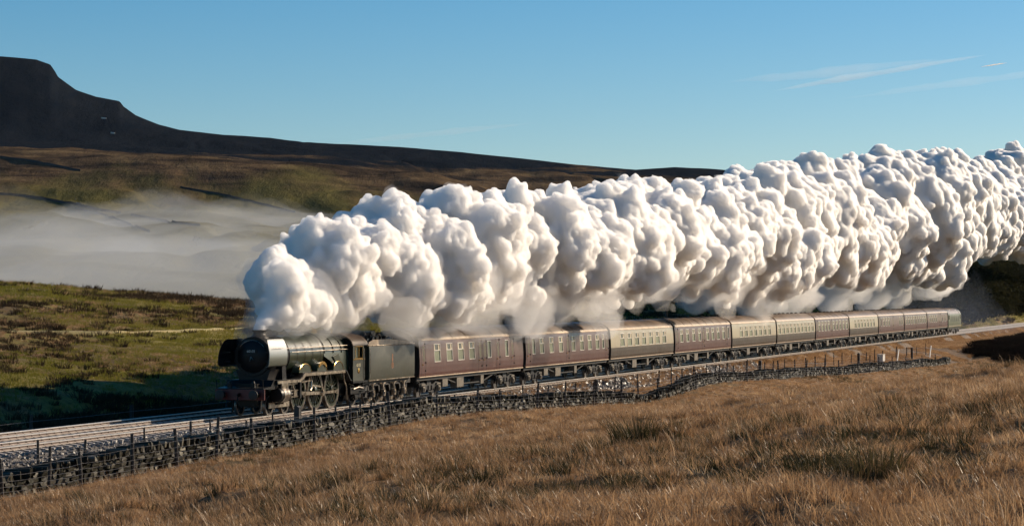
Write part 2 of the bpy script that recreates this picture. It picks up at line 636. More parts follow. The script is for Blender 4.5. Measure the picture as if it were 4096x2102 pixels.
def mat_field():
    m, n, p = new_mat("rough_pasture_ground")
    pos = pos_node(n)
    ps = pos_node(n, (0.5, 1.0, 1.0))
    f1 = noise_node(n, ps, 0.045, 5, 0.6)
    f2 = noise_node(n, ps, 0.6, 6, 0.7)
    f3 = noise_node(n, pos, 3.0, 5, 0.7)
    g = ramp(n, f3, [(0.3, (0.135, 0.115, 0.026)), (0.7, (0.34, 0.27, 0.070))])
    b_ = ramp(n, f3, [(0.3, (0.075, 0.050, 0.024)), (0.7, (0.23, 0.155, 0.072))])
    w = mathn(n, 'ADD', mathn(n, 'MULTIPLY', f1, 0.6), mathn(n, 'MULTIPLY', f2, 0.4))
    c = mixc(n, ramp(n, w, [(0.44, (0, 0, 0)), (0.56, (1, 1, 1))]), g, b_)
    n.links.new(c, p.inputs["Base Color"])
    p.inputs["Roughness"].default_value = 0.9
    p.inputs["Specular IOR Level"].default_value = 0.15
    b = n.nodes.new("ShaderNodeBump"); b.inputs["Strength"].default_value = 1.0; b.inputs["Distance"].default_value = 0.35
    n.links.new(noise_node(n, pos, 1.6, 6, 0.7), b.inputs["Height"]); n.links.new(b.outputs[0], p.inputs["Normal"])
    return m


def mat_hill():
    m, n, p = new_mat("moor_hill_ground")
    g = n.nodes.new("ShaderNodeNewGeometry")
    sep = n.nodes.new("ShaderNodeSeparateXYZ"); n.links.new(g.outputs["Position"], sep.inputs[0])
    pos = pos_node(n, (1.0, 0.35, 1.0))
    f1 = noise_node(n, pos, 0.0035, 6, 0.62)
    f2 = noise_node(n, pos, 0.03, 6, 0.7)
    f3 = noise_node(n, pos_node(n, (0.5, 0.5, 4.0)), 0.018, 5, 0.65, 0.6)
    f4 = noise_node(n, pos_node(n, (0.45, 0.45, 2.2)), 0.0062, 6, 0.6, 0.8)
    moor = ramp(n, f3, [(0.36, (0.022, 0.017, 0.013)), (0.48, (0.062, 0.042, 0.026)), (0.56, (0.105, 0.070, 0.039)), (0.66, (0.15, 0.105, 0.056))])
    dark = ramp(n, f2, [(0.3, (0.003, 0.006, 0.012)), (0.7, (0.012, 0.014, 0.018))])       # shade of the upper hill put into a near-black navy
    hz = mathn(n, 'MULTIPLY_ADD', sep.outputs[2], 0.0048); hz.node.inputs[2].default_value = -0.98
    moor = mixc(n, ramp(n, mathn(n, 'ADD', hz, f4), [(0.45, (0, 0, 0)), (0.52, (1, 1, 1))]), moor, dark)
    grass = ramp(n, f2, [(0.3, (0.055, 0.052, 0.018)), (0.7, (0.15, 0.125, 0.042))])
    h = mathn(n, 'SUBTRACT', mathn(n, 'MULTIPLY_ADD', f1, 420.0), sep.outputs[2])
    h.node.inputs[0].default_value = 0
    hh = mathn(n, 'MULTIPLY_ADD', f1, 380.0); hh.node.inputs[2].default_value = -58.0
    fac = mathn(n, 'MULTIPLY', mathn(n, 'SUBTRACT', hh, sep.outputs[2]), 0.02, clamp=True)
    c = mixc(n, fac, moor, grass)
    n.links.new(c, p.inputs["Base Color"])
    p.inputs["Roughness"].default_value = 1.0
    p.inputs["Specular IOR Level"].default_value = 0.0
    b = n.nodes.new("ShaderNodeBump"); b.inputs["Strength"].default_value = 0.9; b.inputs["Distance"].default_value = 6.0
    n.links.new(noise_node(n, pos, 0.05, 7, 0.7), b.inputs["Height"]); n.links.new(b.outputs[0], p.inputs["Normal"])
    return m


def mat_bed():
    m, n, p = new_mat("ballast_and_cess_ground")
    pos = pos_node(n)
    v = n.nodes.new("ShaderNodeTexVoronoi"); v.inputs["Scale"].default_value = 14
    n.links.new(pos, v.inputs["Vector"])
    sepc = n.nodes.new("ShaderNodeSeparateColor"); n.links.new(v.outputs["Color"], sepc.inputs[0])
    st = ramp(n, sepc.outputs[0], [(0.0, (0.035, 0.03, 0.026)), (0.5, (0.085, 0.075, 0.066)), (1.0, (0.20, 0.18, 0.155))])
    f2 = noise_node(n, pos, 1.7, 6, 0.7)
    gr = ramp(n, f2, [(0.3, (0.035, 0.020, 0.008)), (0.5, (0.11, 0.058, 0.020)), (0.7, (0.18, 0.10, 0.036))])
    # across-track distance decides stones or grass
    g = n.nodes.new("ShaderNodeNewGeometry")
    dot = n.nodes.new("ShaderNodeVectorMath"); dot.operation = 'DOT_PRODUCT'
    dot.inputs[1].default_value = (NX, NY, 0)
    n.links.new(g.outputs["Position"], dot.inputs[0])
    dd = mathn(n, 'SUBTRACT', dot.outputs["Value"], OX * NX + OY * NY)
    fac = mathn(n, 'MULTIPLY_ADD', dd, 0.6)
    # stones reach further down the shoulder near the locomotive than along the coaches
    dt = n.nodes.new("ShaderNodeVectorMath"); dt.operation = 'DOT_PRODUCT'; dt.inputs[1].default_value = (TX, TY, 0)
    n.links.new(g.outputs["Position"], dt.inputs[0])
    al = mathn(n, 'SUBTRACT', dt.outputs["Value"], OX * TX + OY * TY)
    mr = n.nodes.new("ShaderNodeMapRange"); n.links.new(al, mr.inputs[0])
    for i_, v_ in ((1, -14.0), (2, 16.0), (3, 3.4), (4, 1.35)): mr.inputs[i_].default_value = v_
    fac = mathn(n, 'MULTIPLY', mathn(n, 'SUBTRACT', dd, mr.outputs[0]), 1.6)
    nz = mathn(n, 'MULTIPLY_ADD', noise_node(n, pos, 0.5, 4), 0.8); nz.node.inputs[2].default_value = -0.10
    fac = mathn(n, 'ADD', fac, nz, clamp=True)
    # far side verge too
    fac2 = mathn(n, 'MULTIPLY_ADD', dd, -0.9); fac2.node.inputs[2].default_value = -0.9 * 6.3
    fac = mathn(n, 'MAXIMUM', fac, mathn(n, 'ADD', fac2, 0, clamp=True))
    n.links.new(mixc(n, fac, st, gr), p.inputs["Base Color"])
    p.inputs["Roughness"].default_value = 0.75
    b = n.nodes.new("ShaderNodeBump"); b.inputs["Strength"].default_value = 1.0; b.inputs["Distance"].default_value = 0.05
    n.links.new(v.outputs["Distance"], b.inputs["Height"]); n.links.new(b.outputs[0], p.inputs["Normal"])
    return m


MAT_MOOR, MAT_FIELD, MAT_HILL, MAT_BED = mat_moor(), mat_field(), mat_hill(), mat_bed()

# near moor
ss = np.concatenate([np.arange(-150, 20, 0.5), np.arange(20, 200, 0.9), np.arange(200, 460, 2.0)])
ds = np.concatenate([np.arange(D_WALL, 50, 0.45), np.arange(50, 120, 2.5)])
S, D = np.meshgrid(ss, ds, indexing='ij')
X, Y = W2(S, D)
Zn = near_z(S, D)
V = np.stack([X, Y, Zn], -1).reshape(-1, 3)
tag(obj("moorland", np_mesh("moorland", V, grid_faces(len(ss), len(ds))[:, ::-1], MAT_MOOR)), kind="structure")
# railway formation
ss = np.concatenate([np.arange(-150, 60, 0.6), np.arange(60, 380, 0.8), np.arange(380, 1500, 4.0)])
ds = np.array([BASE_D, -7.8, -7.2, -6.8, -6.4, -6.0, -5.7, -5.0, -3.4, -1.7, 0, 1.2, 1.75, 2.1, 2.5, 2.85, 3.2] + list(np.arange(3.6, D_WALL - .2, 0.4)) + [D_WALL])
S, D = np.meshgrid(ss, ds, indexing='ij')
X, Y = W2(S, D)
V = np.stack([X, Y, emb_z(S, D)], -1).reshape(-1, 3)
tag(obj("railway_embankment", np_mesh("railway_embankment", V, grid_faces(len(ss), len(ds))[:, ::-1], MAT_BED)), kind="structure")
# field beyond the railway
us = np.concatenate([np.linspace(-3000, -100, 80), np.linspace(-100, 1100, 300)[1:], np.linspace(1100, 4200, 260)[1:], np.linspace(4200, 4700, 30)[1:]])
kk = (us - 2048) / FPX
bx, by = OX + BASE_D * NX, OY + BASE_D * NY
sb = (kk * by - bx) / (TX - TY * kk)
yb = by + sb * TY
yend = np.maximum(np.interp(us, CR_U, CR_Z), yb * 1.3) + 260
t = np.linspace(0, 1, 250) ** 1.25
Yf = yb[None, :] * (yend / yb)[None, :] ** t[:, None]
Xf = kk[None, :] * Yf
V = np.stack([Xf, Yf, field_z(Xf, Yf)], -1).reshape(-1, 3)
tag(obj("pasture", np_mesh("pasture", V, grid_faces(len(t), len(us)), MAT_FIELD)), kind="structure")
# far hills
us_, Y_, X_, YY_, Z_ = FAR
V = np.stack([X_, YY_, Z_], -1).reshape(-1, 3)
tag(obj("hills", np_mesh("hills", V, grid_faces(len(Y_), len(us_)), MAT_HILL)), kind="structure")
# wide plain of moor under and round everything, so the ground goes on outside the picture
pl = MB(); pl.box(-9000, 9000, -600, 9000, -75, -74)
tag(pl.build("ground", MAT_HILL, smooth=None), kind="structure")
# ------------------------------------------------------------------ train materials
BLACK = M("sooty_black_paint", (0.007, 0.007, 0.008), (0.018, 0.016, 0.014), 1.5, 0.42, 0, 0.15, 25)
SMOKEBOX = M("smokebox_black", (0.006, 0.006, 0.007), (0.012, 0.011, 0.011), 1.2, 0.40)
GREEN = M("deep_green_enamel", (0.016, 0.028, 0.013), (0.028, 0.036, 0.019), 0.9, 0.34, 0, 0, 30, 0.6, 0.4, 0.8, 0.08)
GREEN.node_tree.nodes["Principled BSDF"].inputs["Coat Roughness"].default_value = 0.2
GLOSS = M("glare_pale_green_enamel", (0.045, 0.06, 0.04), (0.06, 0.07, 0.05), 0.9, 0.42, 0, 0, 30, 1.0, 0.4, 0.8, 0.06)  # base lightened and coat raised to stand for sun glare on the deflector
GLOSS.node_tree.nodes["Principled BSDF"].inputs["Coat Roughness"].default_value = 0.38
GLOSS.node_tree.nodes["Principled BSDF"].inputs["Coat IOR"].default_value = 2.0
TGREEN = M("dusty_green_enamel", (0.028, 0.031, 0.017), (0.040, 0.038, 0.023), 1.1, 0.46, 0, 0.05, 30, 0.0, 0.35, 0.75)
STEEL = M("bright_oily_steel", (0.70, 0.60, 0.48), (0.12, 0.09, 0.065), 2.2, 0.30, 0.9, 0.05, 40)
TYRE = M("worn_wheel_steel", (0.35, 0.30, 0.26), (0.10, 0.08, 0.06), 3.0, 0.35, 0.8)
BRASS = M("polished_brass", (0.75, 0.50, 0.18), (0.55, 0.34, 0.10), 4.0, 0.25, 1.0)
RED = M("buffer_beam_red", (0.11, 0.010, 0.009), (0.05, 0.007, 0.006), 2.0, 0.45)
WHITE = M("white_paint", (0.72, 0.70, 0.64), (0.55, 0.50, 0.42), 3.0, 0.5)
CREAMTX = M("cream_lettering", (0.75, 0.66, 0.42), (0.65, 0.55, 0.33), 3.0, 0.5)
ORANGE = M("emblem_orange", (0.40, 0.17, 0.07), (0.22, 0.10, 0.05), 5.0, 0.5)
GRIME = M("underframe_grime", (0.007, 0.006, 0.0055), (0.020, 0.016, 0.012), 2.0, 0.55, 0.0, 0.2, 20)
BOXGREY = M("dusty_box_grey", (0.20, 0.17, 0.13), (0.10, 0.085, 0.065), 2.5, 0.5, 0.2, 0.1, 20)
COAL = M("coal_lumps", (0.010, 0.010, 0.011), (0.03, 0.03, 0.03), 6.0, 0.30, 0, 0.6, 8)
MAROON = M("maroon_coach_paint", (0.088, 0.036, 0.032), (0.125, 0.068, 0.057), 0.8, 0.40, 0, 0.05, 14, 0.15, 0.35, 0.75, 0.1)
UMBER = M("umber_coach_paint", (0.060, 0.047, 0.036), (0.090, 0.072, 0.058), 0.8, 0.36, 0, 0.05, 14, 0.15)
CREAM = M("cream_coach_paint", (0.42, 0.36, 0.25), (0.36, 0.30, 0.205), 0.9, 0.36, 0, 0.05, 14, 0.15)
ROOF = M("sooty_coach_roof", (0.085, 0.054, 0.035), (0.19, 0.125, 0.080), 0.6, 0.40, 0, 0.25, 12)
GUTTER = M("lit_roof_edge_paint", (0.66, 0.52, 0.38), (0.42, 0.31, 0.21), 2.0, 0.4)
PANE = M("pale_green_window_glass", (0.16, 0.185, 0.135), (0.26, 0.29, 0.22), 1.7, 0.16, 0, 0, 10, 0, 0.35, 0.7, 0.08)
DARKPANE = M("dark_window_glass", (0.02, 0.012, 0.012), (0.04, 0.02, 0.02), 2.0, 0.15)
CURTAIN = M("pale_curtain", (0.62, 0.56, 0.42), (0.5, 0.42, 0.3), 6.0, 0.8)
ALU = M("window_frame_metal", (0.82, 0.78, 0.70), (0.62, 0.57, 0.50), 4.0, 0.35, 0.1)
BELLOWS = M("gangway_black", (0.012, 0.011, 0.011), (0.02, 0.018, 0.018), 3.0, 0.7)
DGREEN = M("diesel_green_paint", (0.095, 0.115, 0.065), (0.13, 0.14, 0.085), 1.0, 0.42, 0, 0.05, 20)

for m_ in (BLACK, SMOKEBOX):
    m_.node_tree.nodes["Principled BSDF"].inputs["Specular IOR Level"].default_value = 0.22
# each pane is mixed towards a darker green at random
_n = PANE.node_tree; _p = _n.nodes["Principled BSDF"]
_oi = _n.nodes.new("ShaderNodeObjectInfo"); _old = _p.inputs["Base Color"].links[0].from_socket
_n.links.new(mixc(_n, mathn(_n, 'MULTIPLY', _oi.outputs["Random"], .75), _old, (0.05, 0.058, 0.045)), _p.inputs["Base Color"])


def wheel_meshes(r, w, nsp, kind):
    hub = MB()
    if nsp:
        hub.ring(0, 0, r * 0.90, r * 0.78, -w / 2, w / 2, 32)
        for i in range(nsp):
            a = 2 * math.pi * i / nsp
            c, s_ = math.cos(a), math.sin(a)
            hub.bar((0, c * r * .12, s_ * r * .12), (0, c * r * .84, s_ * r * .84), w * .45, r * .055, up=(0, -s_, c))
        hub.lathe((-w * .7, 0, 0), (1, 0, 0), [(0, r * .16), (w * 1.5, r * .16), (w * 1.7, r * .1)], 16)
    else:
        hub.lathe((-w * .5, 0, 0), (1, 0, 0), [(0, r * .9), (w * .6, r * .9), (w * .45, r * .7), (w * .5, r * .3), (w * 1.1, r * .22), (w * 1.2, r * .12)], 28)
    ty = MB(); ty.ring(0, 0, r, r * .90, -w * .5, w * .52, 36)
    ty.ring(0, 0, r + .03, r * .90, -w * .5 - .03, -w * .5, 36)
    return hub, ty


WM = {}


def wheel(parent, name, y, r, side, nsp=0, x=0.76, hubmat=None, w=0.13):
    key = (name, r)
    if key not in WM:
        h, t_ = wheel_meshes(r, w, nsp, name)
        WM[key] = (h.mesh(name, hubmat or GRIME, 35), t_.mesh("tyre", TYRE, 35))
    o = obj(name, WM[key][0], parent, (side * x, y, r), (0, 0, 0 if side > 0 else math.pi))
    obj("tyre", WM[key][1], o)
    return o


def text_obj(name, body, size, mat, parent, loc, rot, ext=0.004):
    c = bpy.data.curves.new(name, 'FONT')
    c.body = body; c.size = size; c.align_x = 'CENTER'; c.align_y = 'CENTER'; c.extrude = ext
    c.materials.append(mat)
    tmp = bpy.data.objects.new(name, c); COL.objects.link(tmp)
    bpy.context.view_layer.update()
    me = bpy.data.meshes.new_from_object(tmp.evaluated_get(bpy.context.evaluated_depsgraph_get()))
    bpy.data.objects.remove(tmp)
    me.name = name
    return obj(name, me, parent, loc, rot)


# ------------------------------------------------------------------ steam locomotive (front at y = 0)
def build_loco():
    root = tag(empty("steam_locomotive", -21.5, 0), "black and green express steam locomotive under the head of the white plume", "steam locomotive")
    P = lambda mb, n, m, par=root, sm=35: mb.build(n, m, par, sm)
    BZ = 2.84
    # front end
    b = MB(); b.bbox(-1.28, 1.28, .42, .50, .80, 1.32, .02); P(b, "buffer_beam", RED)
    for sd in (-1, 1):
        b = MB(); b.lathe((sd * .87, .42, 1.06), (0, -1, 0), [(0, .16), (.06, .16), (.07, .11), (.30, .10), (.31, .07), (.36, .07)], 20)
        o = P(b, "buffer", BLACK)
        h = MB(); h.lathe((sd * .87, .06, 1.06), (0, -1, 0), [(0, .10), (.01, .235), (.045, .235), (.06, .16), (.065, .02)], 24)
        P(h, "buffer_head", GRIME, o)
        g = MB(); g.bar((sd * .73, 1.35, .9), (sd * .73, 1.2, .16), .05, .13, up=(0, 1, 0)); P(g, "guard_iron", BLACK)
        g = MB(); g.tube([(sd * 1.2, .45, 1.3), (sd * 1.2, .42, 1.75), (sd * 1.05, .45, 1.8)], .02); P(g, "lamp_iron", BLACK)
    b = MB(); b.bar((0, .42, 1.06), (0, .15, 1.02), .06, .16); b.tube([(0, .2, 1.0), (.03, .16, .8), (0, .2, .6), (-.03, .2, .8), (0, .2, 1.0)], .025); P(b, "coupling_hook", BLACK)
    b = MB(); b.prism([(.5, 1.32), (.5, 1.36), (1.4, 1.42), (1.75, 1.72), (1.9, 1.72), (1.9, 1.28), (1.3, 1.28)], -1.2, 1.2, 'x'); P(b, "front_platform", BLACK)
    for sd in (-.6, .62):
        b = MB(); b.box(sd - .09, sd + .09, .55, .72, 1.39, 1.60); b.cyl((sd, .63, 1.60), (sd, .63, 1.70), .08, .05, 10); b.cyl((sd, .55, 1.52), (sd, .52, 1.52), .07, .07, 12)
        P(b, "headlamp", BLACK)
    # frames
    b = MB(); b.box(-.55, .55, 1.2, 13.6, .55, 1.55); b.box(-.62, .62, 4.6, 11.2, .8, 1.9); P(b, "main_frame", BLACK, sm=None)
    # smokebox saddle and smokebox
    b = MB(); b.prism([(-.65, 1.3), (.65, 1.3), (.75, 1.75), (.9, 2.2), (-.9, 2.2), (-.75, 1.75)], 2.0, 4.0, 'y'); P(b, "smokebox_saddle", BLACK)
    b = MB(); b.lathe((0, 1.95, BZ), (0, 1, 0), [(0, .86), (0, .95), (.04, .965), (2.25, .965), (2.26, .985), (2.3, .985)], 48); P(b, "smokebox", SMOKEBOX)
    b = MB(); b.lathe((0, 1.95, BZ), (0, -1, 0), [(0, .80), (.05, .78), (.13, .62), (.19, .40), (.22, .15), (.225, .01)], 40); o = P(b, "smokebox_door", SMOKEBOX)
    for zz in (-.38, .38):
        h = MB(); h.bar((-.8, 1.86, BZ + zz), (.35, 1.80, BZ + zz), .03, .06); P(h, "hinge_strap", BLACK, o)
    h = MB(); h.tube([(0, 1.72, BZ), (.16, 1.66, BZ - .16)], .018); h.tube([(0, 1.72, BZ), (-.02, 1.66, BZ - .22)], .018); P(h, "door_handle", STEEL, o)
    h = MB(); h.bbox(-.33, .33, 1.735, 1.76, BZ + .16, BZ + .34, .02); npl = P(h, "number_plate", BLACK, o)
    text_obj("number", "60103", .17, WHITE, o, (0, 1.731, BZ + .25), (R(90), 0, 0))
    h = MB(); h.tube([(.78 * math.cos(a), 1.85, BZ + .78 * math.sin(a)) for a in np.linspace(R(35), R(145), 12)], .018); P(h, "handrail", STEEL)
    # chimney
    b = MB(); b.lathe((0, 2.78, BZ + .86), (0, 0, 1), [(0, .50), (.10, .44), (.16, .36), (.24, .325), (.33, .33), (.35, .40), (.40, .41), (.41, .33), (.2, .28)], 32, True, 1.0)
    o = P(b, "chimney", SMOKEBOX); o.scale = (0.92, 1.25, 1); o.location = (0, -.69, 0)
    # deflectors: trough shaped plates hung beside the smokebox
    for sd in (-1, 1):
        b = MB()
        sec = [(1.17, 2.36), (1.29, 2.41), (1.335, 2.50), (1.345, 2.85), (1.325, 3.05), (1.24, 3.36), (1.13, 3.60), (1.06, 3.68)]
        fy = [.84, .84, .85, .90, .94, 1.0, 1.12, 1.25]; by2 = [2.98, 3.02, 3.04, 3.08, 3.10, 3.14, 3.16, 3.12]
        m2 = len(sec)
        vs = []
        for off in (0, -.022):
            for (px_, pz_), ya, yb in zip(sec, fy, by2):
                vs += [(sd * (px_ + off), ya, pz_), (sd * (px_ + off), yb, pz_)]
        fs = []
        for j in range(m2 - 1):
            q = (2 * j, 2 * j + 1, 2 * j + 3, 2 * j + 2); w = tuple(i + 2 * m2 for i in reversed(q))
            fs += [q, w] if sd > 0 else [tuple(reversed(q)), tuple(reversed(w))]
            fs += [(2 * j, 2 * j + 2, 2 * j + 2 + 2 * m2, 2 * j + 2 * m2), (2 * j + 1, 2 * j + 1 + 2 * m2, 2 * j + 3 + 2 * m2, 2 * j + 3)]
        fs += [(0, 2 * m2, 2 * m2 + 1, 1), (2 * m2 - 2, 2 * m2 - 1, 4 * m2 - 1, 4 * m2 - 2)]
        b.add(vs, fs)
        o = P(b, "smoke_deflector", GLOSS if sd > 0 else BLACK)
        for yy in (1.4, 2.7):
            
            for zz in (3.05, 2.6):
                h = MB(); h.bar((sd * .92, yy, zz), (sd * 1.31, yy, zz), .04, .05); P(h, "bracket", BLACK, o)
        h = MB(); h.tube([(sd * 1.36, 1.3, 3.25), (sd * 1.36, 2.5, 3.25)], .012); P(h, "handrail", STEEL, o)
    # boiler
    b = MB(); b.lathe((0, 4.25, BZ), (0, 1, 0), [(0, .935), (3.3, .985), (4.2, 1.03), (4.25, .9)], 56); bo = P(b, "boiler", GREEN)
    for yy in (4.3, 5.25, 6.2, 7.15, 8.1):
        r = .94 + (yy - 4.25) * .0175 + .012
        h = MB(); h.lathe((0, yy - .03, BZ), (0, 1, 0), [(0, r), (.06, r)], 56, False); P(h, "boiler_band", BLACK, bo)
    # dome, safety valves, whistle
    b = MB()
    b.lathe((0, 0, 0), (0, 0, 1), [(-.5, 1.0), (.02, 1.0), (.14, .93), (.22, .72), (.26, .40), (.275, .05)], 28)
    o = P(b, "dome", GREEN); o.scale = (.34, .85, 1.0); o.location = (0, 7.3, BZ + 1.0 - .12)
    for yy in (9.55, 9.8):
        b = MB(); b.lathe((0, yy, BZ + 1.0), (0, 0, 1), [(-.1, .09), (.12, .09), (.13, .06), (.24, .06), (.25, .085), (.28, .085)], 14); P(b, "safety_valve", BRASS)
    b = MB(); b.cyl((.3, 11.35, BZ + .95), (.3, 11.35, BZ + 1.22), .03, .045, 10); P(b, "whistle", BRASS)
    # firebox: round top, sides running down to the frames, sloping throat in front
    def fb_sec(w, ztop, zbot, n=18):
        pts = []
        for i in range(n + 1):
            a = math.pi * i / n
            pts.append((w * math.cos(a), BZ + (ztop - BZ) * math.sin(a)))
        pts.append((-w * 1.02, 2.3)); pts.append((-w * 1.02, zbot)); pts.append((w * 1.02, zbot)); pts.append((w * 1.02, 2.3))
        return pts
    b = MB()
    secs = [(8.5, 1.03, BZ + 1.03, 2.70), (9.3, 1.045, BZ + 1.02, 2.45), (10.2, 1.06, BZ + .99, 1.95), (10.9, 1.07, BZ + .95, 1.5), (11.75, 1.08, BZ + .9, 1.35)]
    vs = []; m_ = None
    for (yy, w, zt, zb) in secs:
        q = fb_sec(w, zt, zb)
        q[-4] = (q[-4][0], max(2.3, zb)); q[-1] = (q[-1][0], max(2.3, zb))
        m_ = len(q); vs += [(x, yy, z) for (x, z) in q]
    fs = []
    for j in range(len(secs) - 1):
        for i in range(m_):
            fs.append((j * m_ + i, j * m_ + (i + 1) % m_, (j + 1) * m_ + (i + 1) % m_, (j + 1) * m_ + i))
    fs += [tuple(range(m_ - 1, -1, -1)), tuple(range((len(secs) - 1) * m_, len(secs) * m_))]
    b.add(vs, fs); fo = P(b, "firebox", GREEN)
    for yy in (8.55, 9.7, 10.8):
        h = MB()
        r = 1.05 + (yy - 8.5) * .015 + .012
        ztop = BZ + 1.045 - (yy - 8.5) * .045
        h.tube([(r * math.cos(a), yy, BZ + (ztop - BZ) * math.sin(a)) for a in np.linspace(0, math.pi, 22)], .022, 6); P(h, "boiler_band", BLACK, fo)
    h = MB(); h.prism([(9.55, 2.66), (10.25, 2.80), (11.2, 1.78), (10.72, 1.62)], 1.09, 1.125, 'x'); P(h, "firebox_side_panel", GREEN, fo)
    h = MB(); h.cyl((1.12, 10.5, 2.25), (1.16, 10.5, 2.25), .07, .07, 12); P(h, "washout_plug", BLACK, fo)
    for sd in (-1, 1):
        h = MB(); h.tube([(sd * 1.06, 3.3, BZ + .36), (sd * 1.10, 8.5, BZ + .36), (sd * 1.16, 11.7, BZ + .36)], .02); P(h, "handrail", STEEL)
        h = MB(); h.tube([(sd * 1.09, 4.2, BZ + .16), (sd * 1.14, 11.6, BZ + .16)], .022); P(h, "steam_pipe", STEEL)
    # outside steam pipe
    for sd in (-1, 1):
        h = MB(); h.prism([(3.25, 1.7), (3.75, 1.7), (3.62, 2.55), (3.2, 2.55)], sd * .78, sd * 1.0, 'x'); P(h, "outside_steam_pipe", BLACK)
    # running plate
    for sd in (-1, 1):
        poly = [(1.9, 1.70), (4.75, 1.70), (5.05, 1.82), (5.35, 1.98), (10.7, 1.98), (11.0, 1.9), (11.5, 1.45), (12.0, 1.30), (12.0, 1.25), (11.45, 1.39), (10.95, 1.84), (10.7, 1.92), (5.35, 1.92), (5.05, 1.76), (4.75, 1.64), (1.9, 1.64)]
        b = MB(); b.prism(poly, sd * .66, sd * 1.32, 'x'); P(b, "running_board", BLACK)
        b = MB()
        b.prism([(1.9, 1.66), (4.76, 1.66), (5.06, 1.78), (5.36, 1.94), (10.68, 1.94), (10.68, 1.80), (5.42, 1.80), (5.1, 1.66), (4.76, 1.53), (1.9, 1.53)], sd * 1.32, sd * 1.345, 'x')
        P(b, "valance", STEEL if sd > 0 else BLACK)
        for (yy, r, h_) in ((5.65, .78, .42), (7.86, .62, .46), (10.07, .66, .44)):
            b = MB()
            pts = [(yy + r * math.cos(a), 1.975 + h_ * math.sin(a)) for a in np.linspace(0, math.pi, 20)]
            b.prism(pts, sd * .80, sd * 1.20, 'x'); o = P(b, "splasher", GREEN)
            h = MB(); h.tube([(sd * 1.20, p, q) for (p, q) in pts], .02, 6); P(h, "beading", BRASS, o)
            if abs(yy - 7.86) < .1:
                h = MB()
                up = [(yy + (r + .0) * math.cos(a), 1.99 + (h_ + .02) * math.sin(a)) for a in np.linspace(R(28), R(152), 14)]
                lo = [(yy + (r - .15) * math.cos(a), 1.99 + (h_ - .13) * math.sin(a)) for a in np.linspace(R(152), R(28), 14)]
                h.prism(up + lo, sd * 1.225, sd * 1.245, 'x'); P(h, "nameplate", BRASS, o)
    # wheels
    for yy in (2.05, 3.95):
        for sd in (1, -1):
            wheel(root, "bogie_wheel", yy, .48, sd, 10)
    for yy in (5.65, 7.86, 10.07):
        for sd in (1, -1):
            wheel(root, "driving_wheel", yy, 1.015, sd, 18, hubmat=GREEN)
    for sd in (1, -1):
        wheel(root, "trailing_wheel", 12.95, .56, sd, 10)
    b = MB(); b.box(-.55, .55, 1.5, 4.5, .42, .62); P(b, "bogie_frame", BLACK, sm=None)
    for sd in (-1, 1):
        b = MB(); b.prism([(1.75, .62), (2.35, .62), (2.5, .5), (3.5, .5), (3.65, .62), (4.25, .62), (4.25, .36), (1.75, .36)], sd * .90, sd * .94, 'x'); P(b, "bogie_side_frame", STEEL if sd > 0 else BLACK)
    # cylinders and motion, near and far side
    for sd in (1, -1):
        ro = R(18)
        b = MB(); b.lathe((sd * 1.12, 2.75, .98), (0, 1, 0), [(-.62, .20), (-.60, .34), (-.50, .37), (.50, .37), (.60, .34), (.62, .18)], 28)
        b.bbox(sd * 1.12 - .30, sd * 1.12 + .22, 2.30, 3.25, 1.15, 1.62, .08)
        b.lathe((sd * 1.06, 2.75, 1.42), (0, 1, 0), [(-.80, .08), (-.72, .17), (.72, .17), (.8, .08)], 20)
        o = P(b, "cylinder", BLACK)
        h = MB(); h.lathe((sd * 1.12, 2.75, .98), (0, 1, 0), [(-.34, .385), (.34, .385)], 28, False); h.bbox(sd * 1.345 - .02, sd * 1.345 + .01, 2.4, 3.15, 1.18, 1.58, .01); P(h, "cylinder_cladding", STEEL, o)
        X1 = sd * 1.12
        b = MB()
        for zz in (1.13, .83):
            b.bar((X1, 3.3, zz), (X1, 5.0, zz), .09, .07)
        P(b, "slide_bar", STEEL)
        b = MB(); b.bbox(X1 - .07, X1 + .07, 4.25, 4.65, .84, 1.12, .02); P(b, "crosshead", STEEL)
        b = MB(); b.cyl((X1, 3.35, .98), (X1, 4.3, .98), .045, None, 10); P(b, "piston_rod", STEEL)
        ph = R(-28)
        cr = .33
        cpos = [(yy + cr * math.cos(ph), 1.015 + cr * math.sin(ph)) for yy in (5.65, 7.86, 10.07)]
        b = MB()
        for i in range(2):
            b.bar((sd * .98, cpos[i][0], cpos[i][1]), (sd * .98, cpos[i + 1][0], cpos[i + 1][1]), .06, .13)
        for c_ in cpos:
            b.cyl((sd * .94, *c_), (sd * 1.02, *c_), .13, None, 16)
        P(b, "coupling_rod", STEEL)
        b = MB(); b.bar((sd * 1.10, 4.45, .98), (sd * 1.10, *cpos[1]), .06, .16); b.cyl((sd * 1.05, *cpos[1]), (sd * 1.17, *cpos[1]), .16, None, 18); P(b, "connecting_rod", STEEL)
        b = MB(); b.bar((sd * 1.16, *cpos[1]), (sd * 1.16, 7.95, 1.18), .05, .10); P(b, "return_crank", STEEL)
        b = MB(); b.bar((sd * 1.16, 7.95, 1.18), (sd * 1.16, 6.6, 1.30), .04, .08); P(b, "eccentric_rod", STEEL)
        b = MB(); b.tube([(sd * 1.14, 6.45, 1.75), (sd * 1.14, 6.62, 1.5), (sd * 1.14, 6.6, 1.22), (sd * 1.14, 6.45, 1.05)], .05, 6); P(b, "expansion_link", STEEL)
        b = MB(); b.bar((sd * 1.12, 3.6, 1.42), (sd * 1.12, 6.6, 1.55), .04, .07); P(b, "radius_rod", STEEL)
        b = MB(); b.bar((sd * 1.15, 4.45, 1.05), (sd * 1.15, 4.1, 1.5), .04, .07); P(b, "combination_lever", STEEL)
        b = MB(); b.box(sd * 1.0, sd * 1.24, 4.9, 5.1, .75, 1.66); P(b, "motion_bracket", BLACK, sm=None)
